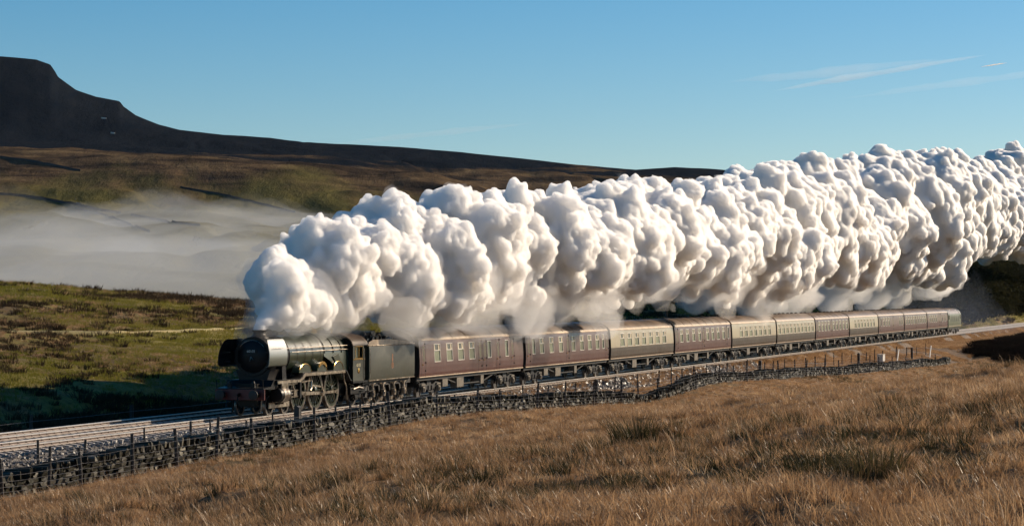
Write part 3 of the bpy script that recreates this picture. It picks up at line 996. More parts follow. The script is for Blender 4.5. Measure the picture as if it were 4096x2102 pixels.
        b = MB(); b.tube([(sd * 1.22, 8.9, 1.92), (sd * 1.24, 8.95, 1.3), (sd * 1.24, 9.4, .9), (sd * 1.22, 9.5, .35)], .02); P(b, "sand_pipe", STEEL)
        b = MB(); b.tube([(sd * 1.2, 10.75, 1.85), (sd * 1.22, 10.8, 1.4), (sd * 1.22, 11.1, 1.1), (sd * 1.22, 11.2, .4)], .03); P(b, "injector_pipe", STEEL)
        b = MB(); b.bbox(sd * 1.0, sd * 1.15, 11.9, 14.0, .62, .98, .03); b.prism([(12.6, .62), (13.3, .62), (13.15, .30), (12.75, .30)], sd * 1.02, sd * 1.10, 'x'); P(b, "trailing_axlebox_frame", BLACK)
        b = MB()
        for zz in (.40, .75, 1.1):
            b.box(sd * 1.1, sd * 1.34, 13.15, 13.5, zz, zz + .04)
        b.box(sd * 1.08, sd * 1.11, 13.15, 13.5, .4, 1.2); P(b, "cab_step", BLACK, sm=None)
        b = MB(); b.tube([(sd * 1.18, 12.2, .9), (sd * 1.2, 12.9, .98), (sd * 1.18, 13.6, .9)], .05, 8); P(b, "leaf_spring", STEEL)
    # cab
    for sd in (1, -1):
        b = MB()
        x0, x1 = sd * 1.335, sd * 1.36
        zt, zb = 3.22, 1.32
        y0, y1 = 11.72, 13.28
        wy0, wy1, wz0, wz1 = 12.02, 13.05, 2.52, 3.10
        b.box(x0, x1, y0, y1, zb, wz0); b.box(x0, x1, y0, y1, wz1, zt); b.box(x0, x1, y0, wy0, wz0, wz1); b.box(x0, x1, wy1, y1, wz0, wz1)
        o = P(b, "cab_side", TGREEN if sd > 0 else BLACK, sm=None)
        f = MB()
        for (a0, a1, c0, c1) in ((wy0, wy1, wz0 - .03, wz0), (wy0, wy1, wz1, wz1 + .03), (wy0 - .03, wy0, wz0, wz1), (wy1, wy1 + .03, wz0, wz1), (wy0 + .48, wy0 + .52, wz0, wz1)):
            f.box(x1, x1 + sd * .02, a0, a1, c0, c1)
        f = P(f, "window_frame", BRASS, o, None)
        g = MB(); g.box(sd * 1.30, sd * 1.315, wy0, wy0 + .48, wz0, wz1); P(g, "window_pane", PANE, o, None)
        h = MB(); h.bbox(x1 - .01, x1 + sd * .03 if sd > 0 else x1 + .01, y0, y1 + .1, 2.42, 2.47, .01) if sd > 0 else h.box(x1, x1 - .02, y0, y1, 2.42, 2.47); P(h, "waist_rail", BRASS, o)
        h = MB(); h.tube([(sd * 1.40, 13.24, 1.4), (sd * 1.40, 13.24, 3.0)], .02); P(h, "grab_rail", STEEL, o)
        if sd > 0:
            text_obj("number", "60103", .24, CREAMTX, o, (1.365, 12.5, 2.14), (R(90), 0, R(90)), .003)
            h = MB(); h.lathe((1.36, 12.5, 1.86), (1, 0, 0), [(0, .14), (.02, .14), (.025, .1)], 20); q = P(h, "works_plate", BRASS, o); q.scale = (1, 1, 1)
    b = MB(); pts = [(1.40 * math.cos(a) * 1.0, 3.18 + .66 * math.sin(a)) for a in np.linspace(0, math.pi, 22)]
    inn = [(1.36 * math.cos(a), 3.16 + .62 * math.sin(a)) for a in np.linspace(math.pi, 0, 22)]
    b.prism(pts + inn, 11.60, 13.75, 'y'); P(b, "cab_roof", ROOF)
    b = MB(); b.prism([(1.335, 1.3)] + [(1.335 * math.cos(a), 3.14 + .60 * math.sin(a)) for a in np.linspace(0, math.pi, 20)] + [(-1.335, 1.3)], 11.76, 11.80, 'y'); P(b, "cab_front", BLACK)
    b = MB(); b.box(-1.33, 1.33, 11.8, 13.9, 1.22, 1.31); P(b, "cab_floor", BLACK, sm=None)
    b = MB(); b.bbox(-.55, .55, 11.8, 12.1, 1.31, 2.9, .1); P(b, "backhead", BLACK)
    return root


def build_tender():
    root = tag(empty("tender", -21.5, 0), "olive green coal tender coupled between steam locomotive and first coach", "tender")
    P = lambda mb, n, m, par=root, sm=35: mb.build(n, m, par, sm)
    y0, y1 = 14.05, 21.05
    prof = [(-1.33, 1.30), (1.33, 1.30), (1.36, 1.5), (1.36, 3.0), (1.33, 3.10), (-1.33, 3.10), (-1.36, 3.0), (-1.36, 1.5)]
    b = MB(); b.prism(prof, y0, y1, 'y'); body = P(b, "tank_body", TGREEN)
    for sd in (-1, 1):
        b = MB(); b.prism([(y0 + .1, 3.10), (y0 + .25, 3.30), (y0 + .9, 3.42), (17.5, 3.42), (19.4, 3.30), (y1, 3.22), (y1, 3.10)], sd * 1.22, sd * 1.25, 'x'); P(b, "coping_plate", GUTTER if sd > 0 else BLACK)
        b = MB(); b.tube([(sd * 1.345, y0, 3.115), (sd * 1.345, y1, 3.115)], .032, 8); P(b, "beading", STEEL)
    # coal
    b = MB(); r_ = random.Random(3)
    for i in range(150):
        y = r_.uniform(14.5, 18.6); x = r_.uniform(-.95, .95)
        z = 3.15 + .55 * max(0, 1 - (x / 1.15) ** 2) * max(.1, 1 - ((y - 16.2) / 2.8) ** 2)
        s_ = r_.uniform(.12, .26)
        q = [(x + s_ * r_.uniform(.6, 1) * a, y + s_ * r_.uniform(.6, 1) * c, z + s_ * r_.uniform(.5, 1) * e) for e in (-1, 1) for c in (-1, 1) for a in (-1, 1)]
        b.add(q, [(0, 2, 3, 1), (4, 5, 7, 6), (0, 1, 5, 4), (2, 6, 7, 3), (0, 4, 6, 2), (1, 3, 7, 5)])
    o = P(b, "coal", COAL, sm=None); o["kind"] = "stuff"
    b = MB(); b.box(-1.15, 1.15, 14.3, 18.8, 3.1, 3.2); P(b, "coal_space_floor", COAL, sm=None)
    b = MB(); b.bbox(-.9, .9, 19.0, 20.8, 3.10, 3.3, .05); b.cyl((0, 20.1, 3.2), (0, 20.1, 3.55), .25, .25, 16); P(b, "water_filler", BLACK)
    b = MB(); b.prism([(1.3, 1.3), (1.3, 3.2), (1.05, 3.6), (.5, 3.8), (-.5, 3.8), (-1.05, 3.6), (-1.3, 3.2), (-1.3, 1.3)], y1 + .002, y1 + .06, 'y'); P(b, "end_plate", BLACK)
    b = MB(); b.bbox(.25, .95, y1 + .06, y1 + .5, 1.4, 3.5, .05); P(b, "corridor_connection", BELLOWS)
    for sd in (-1, 1):
        b = MB(); b.box(sd * 1.0, sd * 1.06, y0 - .1, y1 + .1, .95, 1.24)
        for yy in (15.05, 16.65, 18.25, 19.85):
            b.prism([(yy - .48, 1.0), (yy + .48, 1.0), (yy + .20, .30), (yy - .20, .30)], sd * 1.0, sd * 1.05, 'x')
        P(b, "side_frame", GRIME, sm=None)
        for yy in (15.05, 16.65, 18.25, 19.85):
            b = MB(); b.bbox(sd * 1.16 - .1, sd * 1.16 + .1, yy - .15, yy + .15, .38, .72, .03); b.cyl((sd * 1.16, yy, .55), (sd * 1.16 + sd * .13, yy, .55), .1, .08, 12); P(b, "axlebox", STEEL)
            b = MB()
            for i in range(5):
                L = .52 - i * .085
                b.tube([(sd * 1.14, yy - L, 1.10 - i * .0), (sd * 1.14, yy, 1.0 - i * .035), (sd * 1.14, yy + L, 1.10)], .02, 4)
            b.box(sd * 1.08, sd * 1.2, yy - .06, yy + .06, .74, 1.05)
            P(b, "leaf_spring", STEEL, sm=None)
            b = MB(); b.prism([(yy - .26, .30), (yy + .26, .30), (yy + .08, .12), (yy - .08, .12)], sd * 1.0, sd * 1.06, 'x'); P(b, "axleguard_stay", STEEL, sm=None)
            wheel(root, "tender_wheel", yy, .63, sd, 12)
        b = MB()
        for zz in (.35, .7, 1.05):
            b.box(sd * 1.08, sd * 1.32, 14.15, 14.45, zz, zz + .035)
        b.box(sd * 1.06, sd * 1.085, 14.15, 14.45, .35, 1.2); P(b, "step", GRIME, sm=None)
        b = MB(); b.bbox(sd * 1.36 - .025 if sd > 0 else -1.36, sd * 1.36 if sd > 0 else -1.335, y0, y1, 1.24, 1.30, .01); P(b, "footing_angle", STEEL)
        b = MB(); b.lathe((sd * .87, y1 + .1, 1.06), (0, 1, 0), [(0, .12), (.3, .1), (.31, .23), (.36, .22), (.37, .02)], 18); P(b, "buffer", BLACK)
        h = MB(); h.tube([(sd * 1.40, y0 + .04, 1.4), (sd * 1.40, y0 + .04, 2.9)], .02); P(h, "grab_rail", STEEL)
    b = MB(); b.box(-.9, .9, y0, y1, .7, 1.24); P(b, "underframe", GRIME, sm=None)
    # emblem: small heraldic beast above a spoked wheel, on the camera side
    b = MB(); yc, zc, X = 17.55, 2.22, 1.362
    b.prism([(yc - .06, zc - .02), (yc + .08, zc - .02), (yc + .1, zc + .12), (yc + .05, zc + .22), (yc + .1, zc + .34), (yc + .02, zc + .42), (yc - .06, zc + .36), (yc - .07, zc + .22), (yc - .12, zc + .1)], X, X + .006, 'x')
    b.ring(yc, zc - .22, .17, .12, X, X + .006, 20)
    for i in range(4):
        a = math.pi * i / 4
        b.bar((X + .003, yc - .15 * math.cos(a), zc - .22 - .15 * math.sin(a)), (X + .003, yc + .15 * math.cos(a), zc - .22 + .15 * math.sin(a)), .006, .02, up=(0, -math.sin(a), math.cos(a)))
    P(b, "emblem", ORANGE, sm=None)
    return root


# ------------------------------------------------------------------ coaches
PROF = [(1.355, 1.23), (1.385, 1.40), (1.40, 1.75), (1.40, 2.0), (1.395, 2.15), (1.385, 2.36), (1.36, 2.78), (1.335, 3.02), (1.305, 3.22)]


def xz(z):
    return float(np.interp(z, [p[1] for p in PROF], [p[0] for p in PROF]))


ROOFP = [(1.305, 3.22), (1.26, 3.33), (1.15, 3.47), (.95, 3.63), (.65, 3.78), (.33, 3.865), (0, 3.89)]
CM = {}


def shared(key, fn):
    if key not in CM:
        CM[key] = fn()
    return CM[key]


def window_parts(parent, L, y, w, z0, z1, sd, top, pane_mat, kind):
    """one window: raised metal frame, lower pane, sliding toplight with curtain"""
    zt = z1 - .34 if top else z1

    def px(z):
        return xz(z)

    def fr():
        b = MB(); t = .035
        for (a0, a1, c0, c1) in ((-w / 2 - t, w / 2 + t, z0 - t, z0), (-w / 2 - t, w / 2 + t, z1, z1 + t), (-w / 2 - t, -w / 2, z0, z1), (w / 2, w / 2 + t, z0, z1)) + (((-w / 2, w / 2, zt - .02, zt + .02),) if top else ()):
            q = []
            for (zz) in (c0, c1):
                for yy in (a0, a1):
                    for dx in (-.02, .018):
                        q.append((px(zz) + dx, yy, zz))
            b.add(q, [(0, 1, 3, 2), (4, 6, 7, 5), (0, 4, 5, 1), (2, 3, 7, 6), (1, 5, 7, 3), (0, 2, 6, 4)])
        return b.mesh("window", ALU, None)

    def sheet(a0, a1, c0, c1, dx, m, nm):
        b = MB()
        b.add([(px(c0) + dx, a0, c0), (px(c0) + dx, a1, c0), (px(c1) + dx, a1, c1), (px(c1) + dx, a0, c1), (px(c0) + dx - .012, a0, c0), (px(c0) + dx - .012, a1, c0), (px(c1) + dx - .012, a1, c1), (px(c1) + dx - .012, a0, c1)],
              [(0, 1, 2, 3), (7, 6, 5, 4), (0, 4, 5, 1), (1, 5, 6, 2), (2, 6, 7, 3), (3, 7, 4, 0)])
        return b.mesh(nm, m, None)
    o = obj("window", shared(("f", w, z0, z1, top), fr), parent, (0, y, 0), (0, 0, 0 if sd > 0 else math.pi))
    obj("pane", shared(("p", w, z0, zt, pane_mat.name), lambda: sheet(-w / 2, w / 2, z0, zt, -.03, pane_mat, "pane")), o)
    if top:
        obj("toplight", shared(("t", w, zt, z1), lambda: sheet(-w * .27, w * .27, zt + .02, z1, -.032, DARKPANE, "toplight")), o)
        for e in (-1, 1):
            obj("curtain", shared(("c", w, zt, z1, e), lambda: sheet(e * w * .38 - w * .12, e * w * .38 + w * .12, zt + .02, z1, -.022, CURTAIN, "curtain")), o)
    return o


def bogie_mesh():
    b = MB()
    for sd in (-1, 1):
        b.prism([(-1.75, .62), (-1.75, .78), (-1.0, .86), (-.55, .72), (.55, .72), (1.0, .86), (1.75, .78), (1.75, .62), (.9, .58), (.5, .42), (-.5, .42), (-.9, .58)], sd * .98, sd * 1.04, 'x')
        for k in (-.28, .28):
            b.cyl((sd * 1.02, k, .36), (sd * 1.02, k, .66), .09, None, 10)
        b.box(sd * .95, sd * 1.12, -.45, .45, .30, .37)
    b.box(-1.0, 1.0, -.35, .35, .55, .95)
    b.box(-1.0, 1.0, -1.75, -1.65, .6, .8); b.box(-1.0, 1.0, 1.65, 1.75, .6, .8)
    return b.mesh("bogie", GRIME, 30)


def axlebox_mesh():
    b = MB()
    b.bbox(.02, .20, -.16, .16, .30, .62, .04); b.prism([(-.36, .68), (.36, .68), (.26, .78), (-.26, .78)], .0, .14, 'x'); b.cyl((.2, 0, .46), (.24, 0, .46), .1, .08, 12)
    return b.mesh("axlebox", BOXGREY, 30)


def coach(name, label, s0, s1, style, wins, doors, extra):
    """style: 'maroon' or 'pullman'; wins: (fraction along the body, width, kind); doors: fractions"""
    L = s1 - s0
    root = tag(empty(name, s0, 0), label, "railway coach", "coaches of the train")
    P = lambda mb, n, m, par=root, sm=35: mb.build(n, m, par, sm)
    z0w, z1w = (2.02, 2.98) if style == 'maroon' else (2.06, 2.96)
    y0, y1 = .30, L - .30
    ww = []
    for (f, w, k) in wins:
        yc = y0 + f * (y1 - y0)
        ww.append((yc, w, k))
    # body: side skin with real openings
    b = MB()
    levels = sorted(set([p[1] for p in PROF] + [z0w, z1w, 1.98 if style == 'pullman' else z0w]))
    cuts = [y0] + [c for (yc, w, k) in sorted(ww) for c in (yc - w / 2, yc + w / 2)] + [y1]
    for sd in (1, -1):
        b = MB()
        for i in range(len(cuts) - 1):
            hole = i % 2 == 1
            for j in range(len(levels) - 1):
                c0, c1 = levels[j], levels[j + 1]
                if hole and c0 >= z0w - 1e-6 and c1 <= z1w + 1e-6:
                    continue
                b.cur = 1 if (style == 'pullman' and c0 >= 1.98 - 1e-6) else 0
                xa, xb = xz(c0) * sd, xz(c1) * sd
                a, c = cuts[i], cuts[i + 1]
                q = [(xa, a, c0), (xa, c, c0), (xb, c, c1), (xb, a, c1)]
                b.add(q, [(0, 1, 2, 3) if sd > 0 else (3, 2, 1, 0)])
        P(b, "body_side", [UMBER, CREAM] if style == 'pullman' else [MAROON], sm=25)
    # inner dark lining behind the openings
    b = MB(); b.prism([(-1.2, 1.3), (1.2, 1.3), (1.24, 2.2), (1.18, 3.18), (-1.18, 3.18), (-1.24, 2.2)], y0 + .05, y1 - .05, 'y'); P(b, "interior_lining", BELLOWS, sm=None)
    full = [(p[0], p[1]) for p in PROF] + ROOFP[1:]
    full = full + [(-x, z) for (x, z) in reversed(full[:-1])]
    for (ya, yb) in ((y0 - .004, y0 + .03), (y1 - .03, y1 + .004)):
        b = MB(); b.prism([(x * .999, z) for (x, z) in full], ya, yb, 'y'); P(b, "body_end", BELLOWS)
    # roof with its rain strip and vents
    rf = ROOFP + [(-x, z) for (x, z) in reversed(ROOFP[:-1])]
    b = MB(); n = len(rf)
    b.add([(x * 1.004, yy, z) for yy in (y0 - .03, y1 + .03) for (x, z) in rf] + [(x * .96, yy, z - .03) for yy in (y0 - .03, y1 + .03) for (x, z) in rf],
          [(i, i + 1, n + i + 1, n + i) for i in range(n - 1)] + [(2 * n + i + 1, 2 * n + i, 3 * n + i, 3 * n + i + 1) for i in range(n - 1)] + [(i + 1, i, 2 * n + i, 2 * n + i + 1) for i in range(n - 1)] + [(n + i, n + i + 1, 3 * n + i + 1, 3 * n + i) for i in range(n - 1)])
    ro = P(b, "roof", ROOF)
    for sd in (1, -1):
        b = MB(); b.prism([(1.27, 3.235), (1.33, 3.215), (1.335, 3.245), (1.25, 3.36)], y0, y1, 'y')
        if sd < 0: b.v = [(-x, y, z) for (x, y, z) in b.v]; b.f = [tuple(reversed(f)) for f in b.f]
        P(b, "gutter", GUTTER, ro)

    def vent():
        q = MB(); q.lathe((0, 0, -.04), (0, 0, 1), [(0, .16), (.09, .16), (.14, .11), (.15, .02)], 12); return q.mesh("roof_vent", BLACK, 40)
    nv = 9
    for i in range(nv):
        yy = y0 + (i + .5) / nv * (y1 - y0)
        xx = -.42 if i % 2 else -.38
        o = obj("roof_vent", shared("vent", vent), ro, (xx, yy, 3.86))
    if style == 'maroon':
        b = MB()
        for yy in np.linspace(y0 + .9, y1 - .9, 8):
            pts = [(x * 1.008, yy, z + .008) for (x, z) in rf[:n]]
            b.tube(pts, .014, 4)
        P(b, "roof_rib", ROOF, ro)
    # windows
    for sd in (1, -1):
        for (yc, w, k) in ww:
            window_parts(root, L, yc, w, z0w, z1w, sd, k in "tT", PANE if k in "tTp" else DARKPANE, k)
    # doors: raised panel outline, droplight, handle and hinges
    for f in doors:
        for sd in (1, -1):
            yc = y0 + f * (y1 - y0)
            w = .66

            def dm():
                q = MB()
                t = .018
                for i in range(len(PROF) - 1):
                    (xa, za), (xb, zb) = PROF[i], PROF[i + 1]
                    for e in (-w / 2, w / 2):
                        q.add([(xa + .008, e - t, za), (xa + .008, e + t, za), (xb + .008, e + t, zb), (xb + .008, e - t, zb)], [(0, 1, 2, 3)])
                return q.mesh("door", BELLOWS, None)
            o = obj("door", shared("door", dm), root, (0, yc, 0), (0, 0, 0 if sd > 0 else math.pi))

            def dg():
                q = MB(); q.add([(xz(2.05) + .006, -.13, 2.05), (xz(2.05) + .006, .2, 2.05), (xz(2.92) + .006, .2, 2.92), (xz(2.92) + .006, -.13, 2.92)], [(0, 1, 2, 3)])
                return q.mesh("droplight", DARKPANE, None)

            def dh():
                q = MB(); q.bbox(1.40, 1.45, -.30, -.16, 1.86, 1.92, .01)
                return q.mesh("door_handle", BRASS, None)

            def hg():
                q = MB()
                for zz in (1.5, 1.95, 3.0):
                    q.bbox(xz(zz) - .01, xz(zz) + .035, .26, .36, zz, zz + .09, .01)
                return q.mesh("hinge", BLACK, None)
            obj("droplight", shared("dg", dg), o); obj("door_handle", shared("dh", dh), o)
            obj("hinge", shared("hg", hg), o)
    # underframe
    b = MB(); b.box(-1.22, -1.14, y0, y1, .98, 1.22); b.box(1.14, 1.22, y0, y1, .98, 1.22); b.box(-1.14, 1.14, y0, y1, 1.1, 1.2)
    b.box(-1.15, 1.15, y0 - .02, y0 + .1, .95, 1.22); b.box(-1.15, 1.15, y1 - .1, y1 + .02, .95, 1.22); P(b, "underframe", GRIME, sm=None)
    b = MB(); b.bbox(1.33, 1.385, y0, y1, 1.165, 1.222, .01); P(b, "footboard", GUTTER)
    m0 = .5 * L
    b = MB()
    for sd in (-1, 1):
        b.bar((sd * 1.1, m0 - 4.6, 1.0), (sd * 1.1, m0 - 2.2, .58), .06, .07); b.bar((sd * 1.1, m0 + 4.6, 1.0), (sd * 1.1, m0 + 2.2, .58), .06, .07); b.bar((sd * 1.1, m0 - 2.2, .58), (sd * 1.1, m0 + 2.2, .58), .06, .07)
        b.bar((sd * 1.1, m0 - 2.2, .58), (sd * 1.1, m0 - 2.2, 1.0), .06, .05); b.bar((sd * 1.1, m0 + 2.2, .58), (sd * 1.1, m0 + 2.2, 1.0), .06, .05)
    P(b, "truss_rod", GRIME, sm=None)
    for (f, w, h, nm) in extra:
        b = MB(); yy = f * L
        b.bbox(.78, 1.20, yy - w / 2, yy + w / 2, 1.0 - h, .99, .03)
        P(b, nm, BOXGREY)
    b = MB(); b.cyl((0, m0 - .8, .75), (0, m0 + .3, .75), .22, None, 14); b.cyl((-.6, m0 + 1.2, .75), (-.6, m0 + 2.2, .75), .25, None, 14); P(b, "vacuum_cylinder", GRIME)
    for yy in (2.95, L - 2.95):
        bo = obj("bogie", shared("bogie", bogie_mesh), root, (0, yy, 0))
        for k in (-1.3, 1.3):
            for sd in (1, -1):
                wh = wheel(bo, "wheel", k, .46, sd, 0)
                obj("axlebox", shared("axlebox", axlebox_mesh), bo, (sd * 1.0, k, 0), (0, 0, 0 if sd > 0 else math.pi))
    # gangways and buffers
    for (ya, yb) in ((-.04, y0), (y1, L + .04)):
        b = MB(); b.bbox(-.52, .52, ya, yb, 1.35, 3.45, .06); P(b, "gangway", BELLOWS)
        for sd in (-1, 1):
            b = MB(); b.cyl((sd * .87, ya, 1.05), (sd * .87, yb, 1.05), .08, None, 10); b.cyl((sd * .87, ya if ya < 1 else yb - .05, 1.05), (sd * .87, (ya if ya < 1 else yb - .05) + .05, 1.05), .2, None, 16); P(b, "buffer", BLACK)
    return root


def build_diesel(s0, s1):
    L = s1 - s0
    root = tag(empty("diesel_locomotive", s0, 0), "green diesel locomotive coupled at the tail of the train", "diesel locomotive")
    P = lambda mb, n, m, par=root, sm=35: mb.build(n, m, par, sm)
    pr = [(1.30, 1.0), (1.35, 1.2), (1.35, 2.75), (1.30, 2.95)]
    sec = pr + [(-x, z) for (x, z) in reversed(pr)]
    b = MB(); b.prism(sec, .7, L - .7, 'y'); P(b, "body", DGREEN)
    b = MB(); b.box(1.352, 1.37, .7, L - .7, 1.15, 1.27); P(b, "waist_band", CREAM, sm=None)
    rp = [(1.30, 2.95), (1.20, 3.2), (.95, 3.5), (.5, 3.72), (0, 3.78)]
    rs = rp + [(-x, z) for (x, z) in reversed(rp[:-1])]
    b = MB(); b.prism(rs, 2.6, L - 2.6, 'y'); P(b, "roof", ROOF)
    for (ya, yb, sg) in ((.7, 2.5, -1), (L - 2.5, L - .7, 1)):
        b = MB(); e = 1.0
        b.prism([(x * e, z) for (x, z) in rs], ya + .15, yb, 'y'); P(b, "cab_roof", TGREEN)
        for sd in (-1, 1):
            h = MB(); h.box(sd * 1.355, sd * 1.37, ya + .35, ya + 1.05, 2.2, 2.8); P(h, "cab_window", DARKPANE, sm=None)
            h = MB(); h.box(sd * .15, sd * 1.0, (ya if sg < 0 else yb) + sg * .002, (ya if sg < 0 else yb) + sg * .02, 2.25, 2.85); P(h, "windscreen", PANE, sm=None)
        h = MB(); q0 = ya if sg < 0 else yb; h.bbox(-1.2, 1.2, q0 + min(0, sg * .5), q0 + max(0, sg * .5), 1.0, 1.5, .1); P(h, "nose", DGREEN)
        for sd in (-1, 1):
            h = MB(); h.cyl((sd * .87, q0 + sg * .5, 1.05), (sd * .87, q0 + sg * .75, 1.05), .1, .2, 14); P(h, "buffer", BLACK)
    for i in range(5):
        yy = 3.6 + i * (L - 7.2) / 4
        h = MB()
        for kx in range(7):
            h.box(1.352, 1.375, yy - .5, yy + .5, 1.9 + kx * .11, 1.96 + kx * .11)
        P(h, "grille", BLACK, sm=None)
    for yy in (L * .3, L * .7):
        h = MB(); h.box(1.0, 1.24, yy - .5, yy + .5, 3.28, 3.42); h.v = [(x - .25, y, z + .12) for (x, y, z) in h.v]; P(h, "roof_panel", WHITE, sm=None)
    b = MB(); b.box(-1.2, 1.2, .8, L - .8, .8, 1.0); b.bbox(-1.1, 1.1, L / 2 - 1.6, L / 2 + 1.6, .35, .85, .08); P(b, "underframe", GRIME, sm=None)
    for yy in (3.4, L - 3.4):
        bo = obj("bogie", shared("bogie", bogie_mesh), root, (0, yy, 0))
        for k in (-1.3, 1.3):
            for sd in (1, -1):
                wheel(bo, "wheel", k, .46, sd, 0)
                obj("axlebox", shared("axlebox", axlebox_mesh), bo, (sd * 1.0, k, 0), (0, 0, 0 if sd > 0 else math.pi))
    return root


build_loco()
build_tender()
GAP_U = [1672, 2099, 2440, 2698, 2927, 3107, 3262, 3398, 3514, 3618, 3709, 3792]
GS = [s_at(u, 1.40) for u in GAP_U]
GS[0] = max(GS[0], -0.05)


def even(n, a, b, w, k):
    return [(a + (b - a) * i / (n - 1), w, k) for i in range(n)]


BB = [(.26, .9, .5, "battery_box"), (.395, 1.2, .62, "battery_box"), (.60, .55, .56, "water_tank")]
specs = [
    ("maroon brake coach with four wide windows next to the tender", 'maroon', [(.155, 1.0, 't'), (.265, 1.0, 't'), (.37, 1.0, 't'), (.475, 1.0, 't'), (.645, .62, 'p'), (.825, .62, 'p')], [.035, .555, .60, .735, .885], BB),
    ("maroon coach with narrow windows ahead of the first cream one", 'maroon', [(.085, .62, 'p')] + [(f, .9, 't') for f in (.175, .285, .395)] + [(f, .9, 't') for f in (.545, .65, .75, .85)] + [(.925, .5, 't')], [.03, .475, .975], BB),
    ("cream and umber coach with seven windows, frontmost of the cream ones", 'pullman', even(7, .17, .84, 1.15, 't'), [], BB[1:]),
    ("maroon coach between the two foremost cream coaches", 'maroon', [(f, .95, 't') for f in (.105, .205, .31, .415, .56, .655, .755, .855)] + [(.95, .5, 'p')], [.03, .485, .905], BB),
    ("cream and umber coach with windows grouped behind the second maroon gap", 'pullman', even(7, .19, .84, 1.2, 't'), [], BB[1:]),
    ("cream and umber coach with ten close-set windows directly behind another cream coach", 'pullman', even(10, .06, .93, 1.15, 't'), [], BB),
    ("maroon coach between ten-windowed cream coach and the rearmost cream coach", 'maroon', even(4, .10, .37, 1.0, 't') + even(5, .52, .93, 1.0, 't'), [.03, .45, .97], BB[1:]),
    ("rearmost cream and umber coach", 'pullman', even(7, .19, .84, 1.2, 't'), [], BB),
    ("maroon coach with a blank middle panel behind the rearmost cream coach", 'maroon', [(.09, .6, 'p')] + even(3, .19, .39, 1.0, 't') + [(.82, .8, 't'), (.91, .8, 't')], [.03, .55, .97], BB[1:]),
    ("maroon coach with a full row of windows, second from the diesel", 'maroon', even(9, .08, .92, 1.1, 't'), [.5, .97], BB),
    ("maroon last coach coupled to the green diesel", 'maroon', even(4, .12, .42, 1.0, 't') + [(.72, .8, 't'), (.86, .8, 't')], [.56, .64, .97], BB[1:]),
]
specs[4] = ("cream and umber coach between a maroon coach and the ten-windowed cream coach",) + specs[4][1:]
for i, (lab, st, wins, doors, ex) in enumerate(specs):
    coach("passenger_coach", lab, GS[i], GS[i + 1], st, wins, doors, ex)
build_diesel(GS[11] + .1, GS[11] + 15.6)
# ------------------------------------------------------------------ railway tracks
RAILHEAD = M("polished_rail_head", (0.78, 0.74, 0.68), (0.66, 0.61, 0.55), 2.0, 0.36, 0.7)
RAILFOOT = M("sunlit_tone_rail_foot", (0.40, 0.34, 0.28), (0.24, 0.19, 0.155), 2.0, 0.4)  # pale tone stands for sunlight caught on the foot
RUST = M("rusty_rail_web", (0.11, 0.055, 0.034), (0.06, 0.03, 0.02), 3.0, 0.6)
CONCRETE = M("pale_concrete", (0.34, 0.30, 0.26), (0.20, 0.175, 0.15), 3.0, 0.42, 0, 0.3, 20)


def track(dc, s0, s1, smain0, label):
    root = tag(empty("railway_track", 0, dc), label, "railway track")
    for e in (-1, 1):
        x = e * .7525
        b = MB(); b.prism([(x - .09, -.163), (x + .09, -.163), (x + .09, -.145), (x + .014, -.105), (x - .014, -.105), (x - .09, -.145)], s0, s1, 'y')
        ft = b.mesh("rail_foot", RAILFOOT, None)
        b = MB(); b.prism([(x + .012, -.107), (x + .012, -.045), (x - .012, -.045), (x - .012, -.107)], s0, s1, 'y')
        r = b.build("rail", RUST, root, None)
        b = MB(); b.prism([(x - .036, -.045), (x + .036, -.045), (x + .036, -.008), (x + .026, 0), (x - .026, 0), (x - .036, -.008)], s0, s1, 'y')
        b.build("rail_head", RAILHEAD, r, None); obj("rail_foot", ft, r)

    def sm():
        q = MB(); q.prism([(-1.26, -.36), (1.26, -.36), (1.26, -.205), (.95, -.165), (.5, -.165), (.3, -.20), (-.3, -.20), (-.5, -.165), (-.95, -.165), (-1.26, -.205)], -.13, .13, 'y')
        return q.mesh("sleeper", CONCRETE, None)

    def chm():
        q = MB()
        for e in (0,):
            q.prism([(e - .12, -.163), (e + .12, -.163), (e + .10, -.145), (e + .05, -.135), (e + .04, -.06), (e - .04, -.06), (e - .05, -.135), (e - .10, -.145)], -.05, .05, 'y')
        return q.mesh("rail_chair", RUST, None)
    y = smain0; n = 0
    while n < 130:
        o = obj("sleeper", shared("sleeper", sm), root, (0, y, 0))
        for e in (-.7525, .7525):
            obj("rail_chair", shared("rail_chair", chm), o, (e, 0, 0))
        y += .65; n += 1
    b = MB()
    yy = y
    while yy < s1:
        b.box(-1.26, 1.26, yy - .13, yy + .13, -.34, -.17); yy += .65
    yy = smain0 - .65
    while yy > s0:
        b.box(-1.26, 1.26, yy - .13, yy + .13, -.34, -.17); yy -= .65
    o = b.build("far_sleepers", M("soiled_concrete", (0.12, 0.10, 0.085), (0.07, 0.06, 0.05), 3.0, 0.6), root, None); o["kind"] = "stuff"
    return root


track(0.0, -150, 1400, -52, "railway track with bright rails that the train runs on")
track(-3.4, -150, 1400, -52, "empty railway track behind the train")

# ballast stones
STONE = M("grey_ballast_stone", (0.20, 0.18, 0.16), (0.09, 0.08, 0.07), 9.0, 0.38, 0, 0.3, 30)


def rock_mesh(name, m, seed, flat=.7):
    r_ = random.Random(seed)
    q = [(a * r_.uniform(.55, 1), b * r_.uniform(.55, 1), c * flat * r_.uniform(.55, 1)) for c in (-1, 1) for b in (-1, 1) for a in (-1, 1)]
    b = MB(); b.add(q, [(0, 2, 3, 1), (4, 5, 7, 6), (0, 1, 5, 4), (2, 6, 7, 3), (0, 4, 6, 2), (1, 3, 7, 5)])
    return b.mesh(name, m, None)


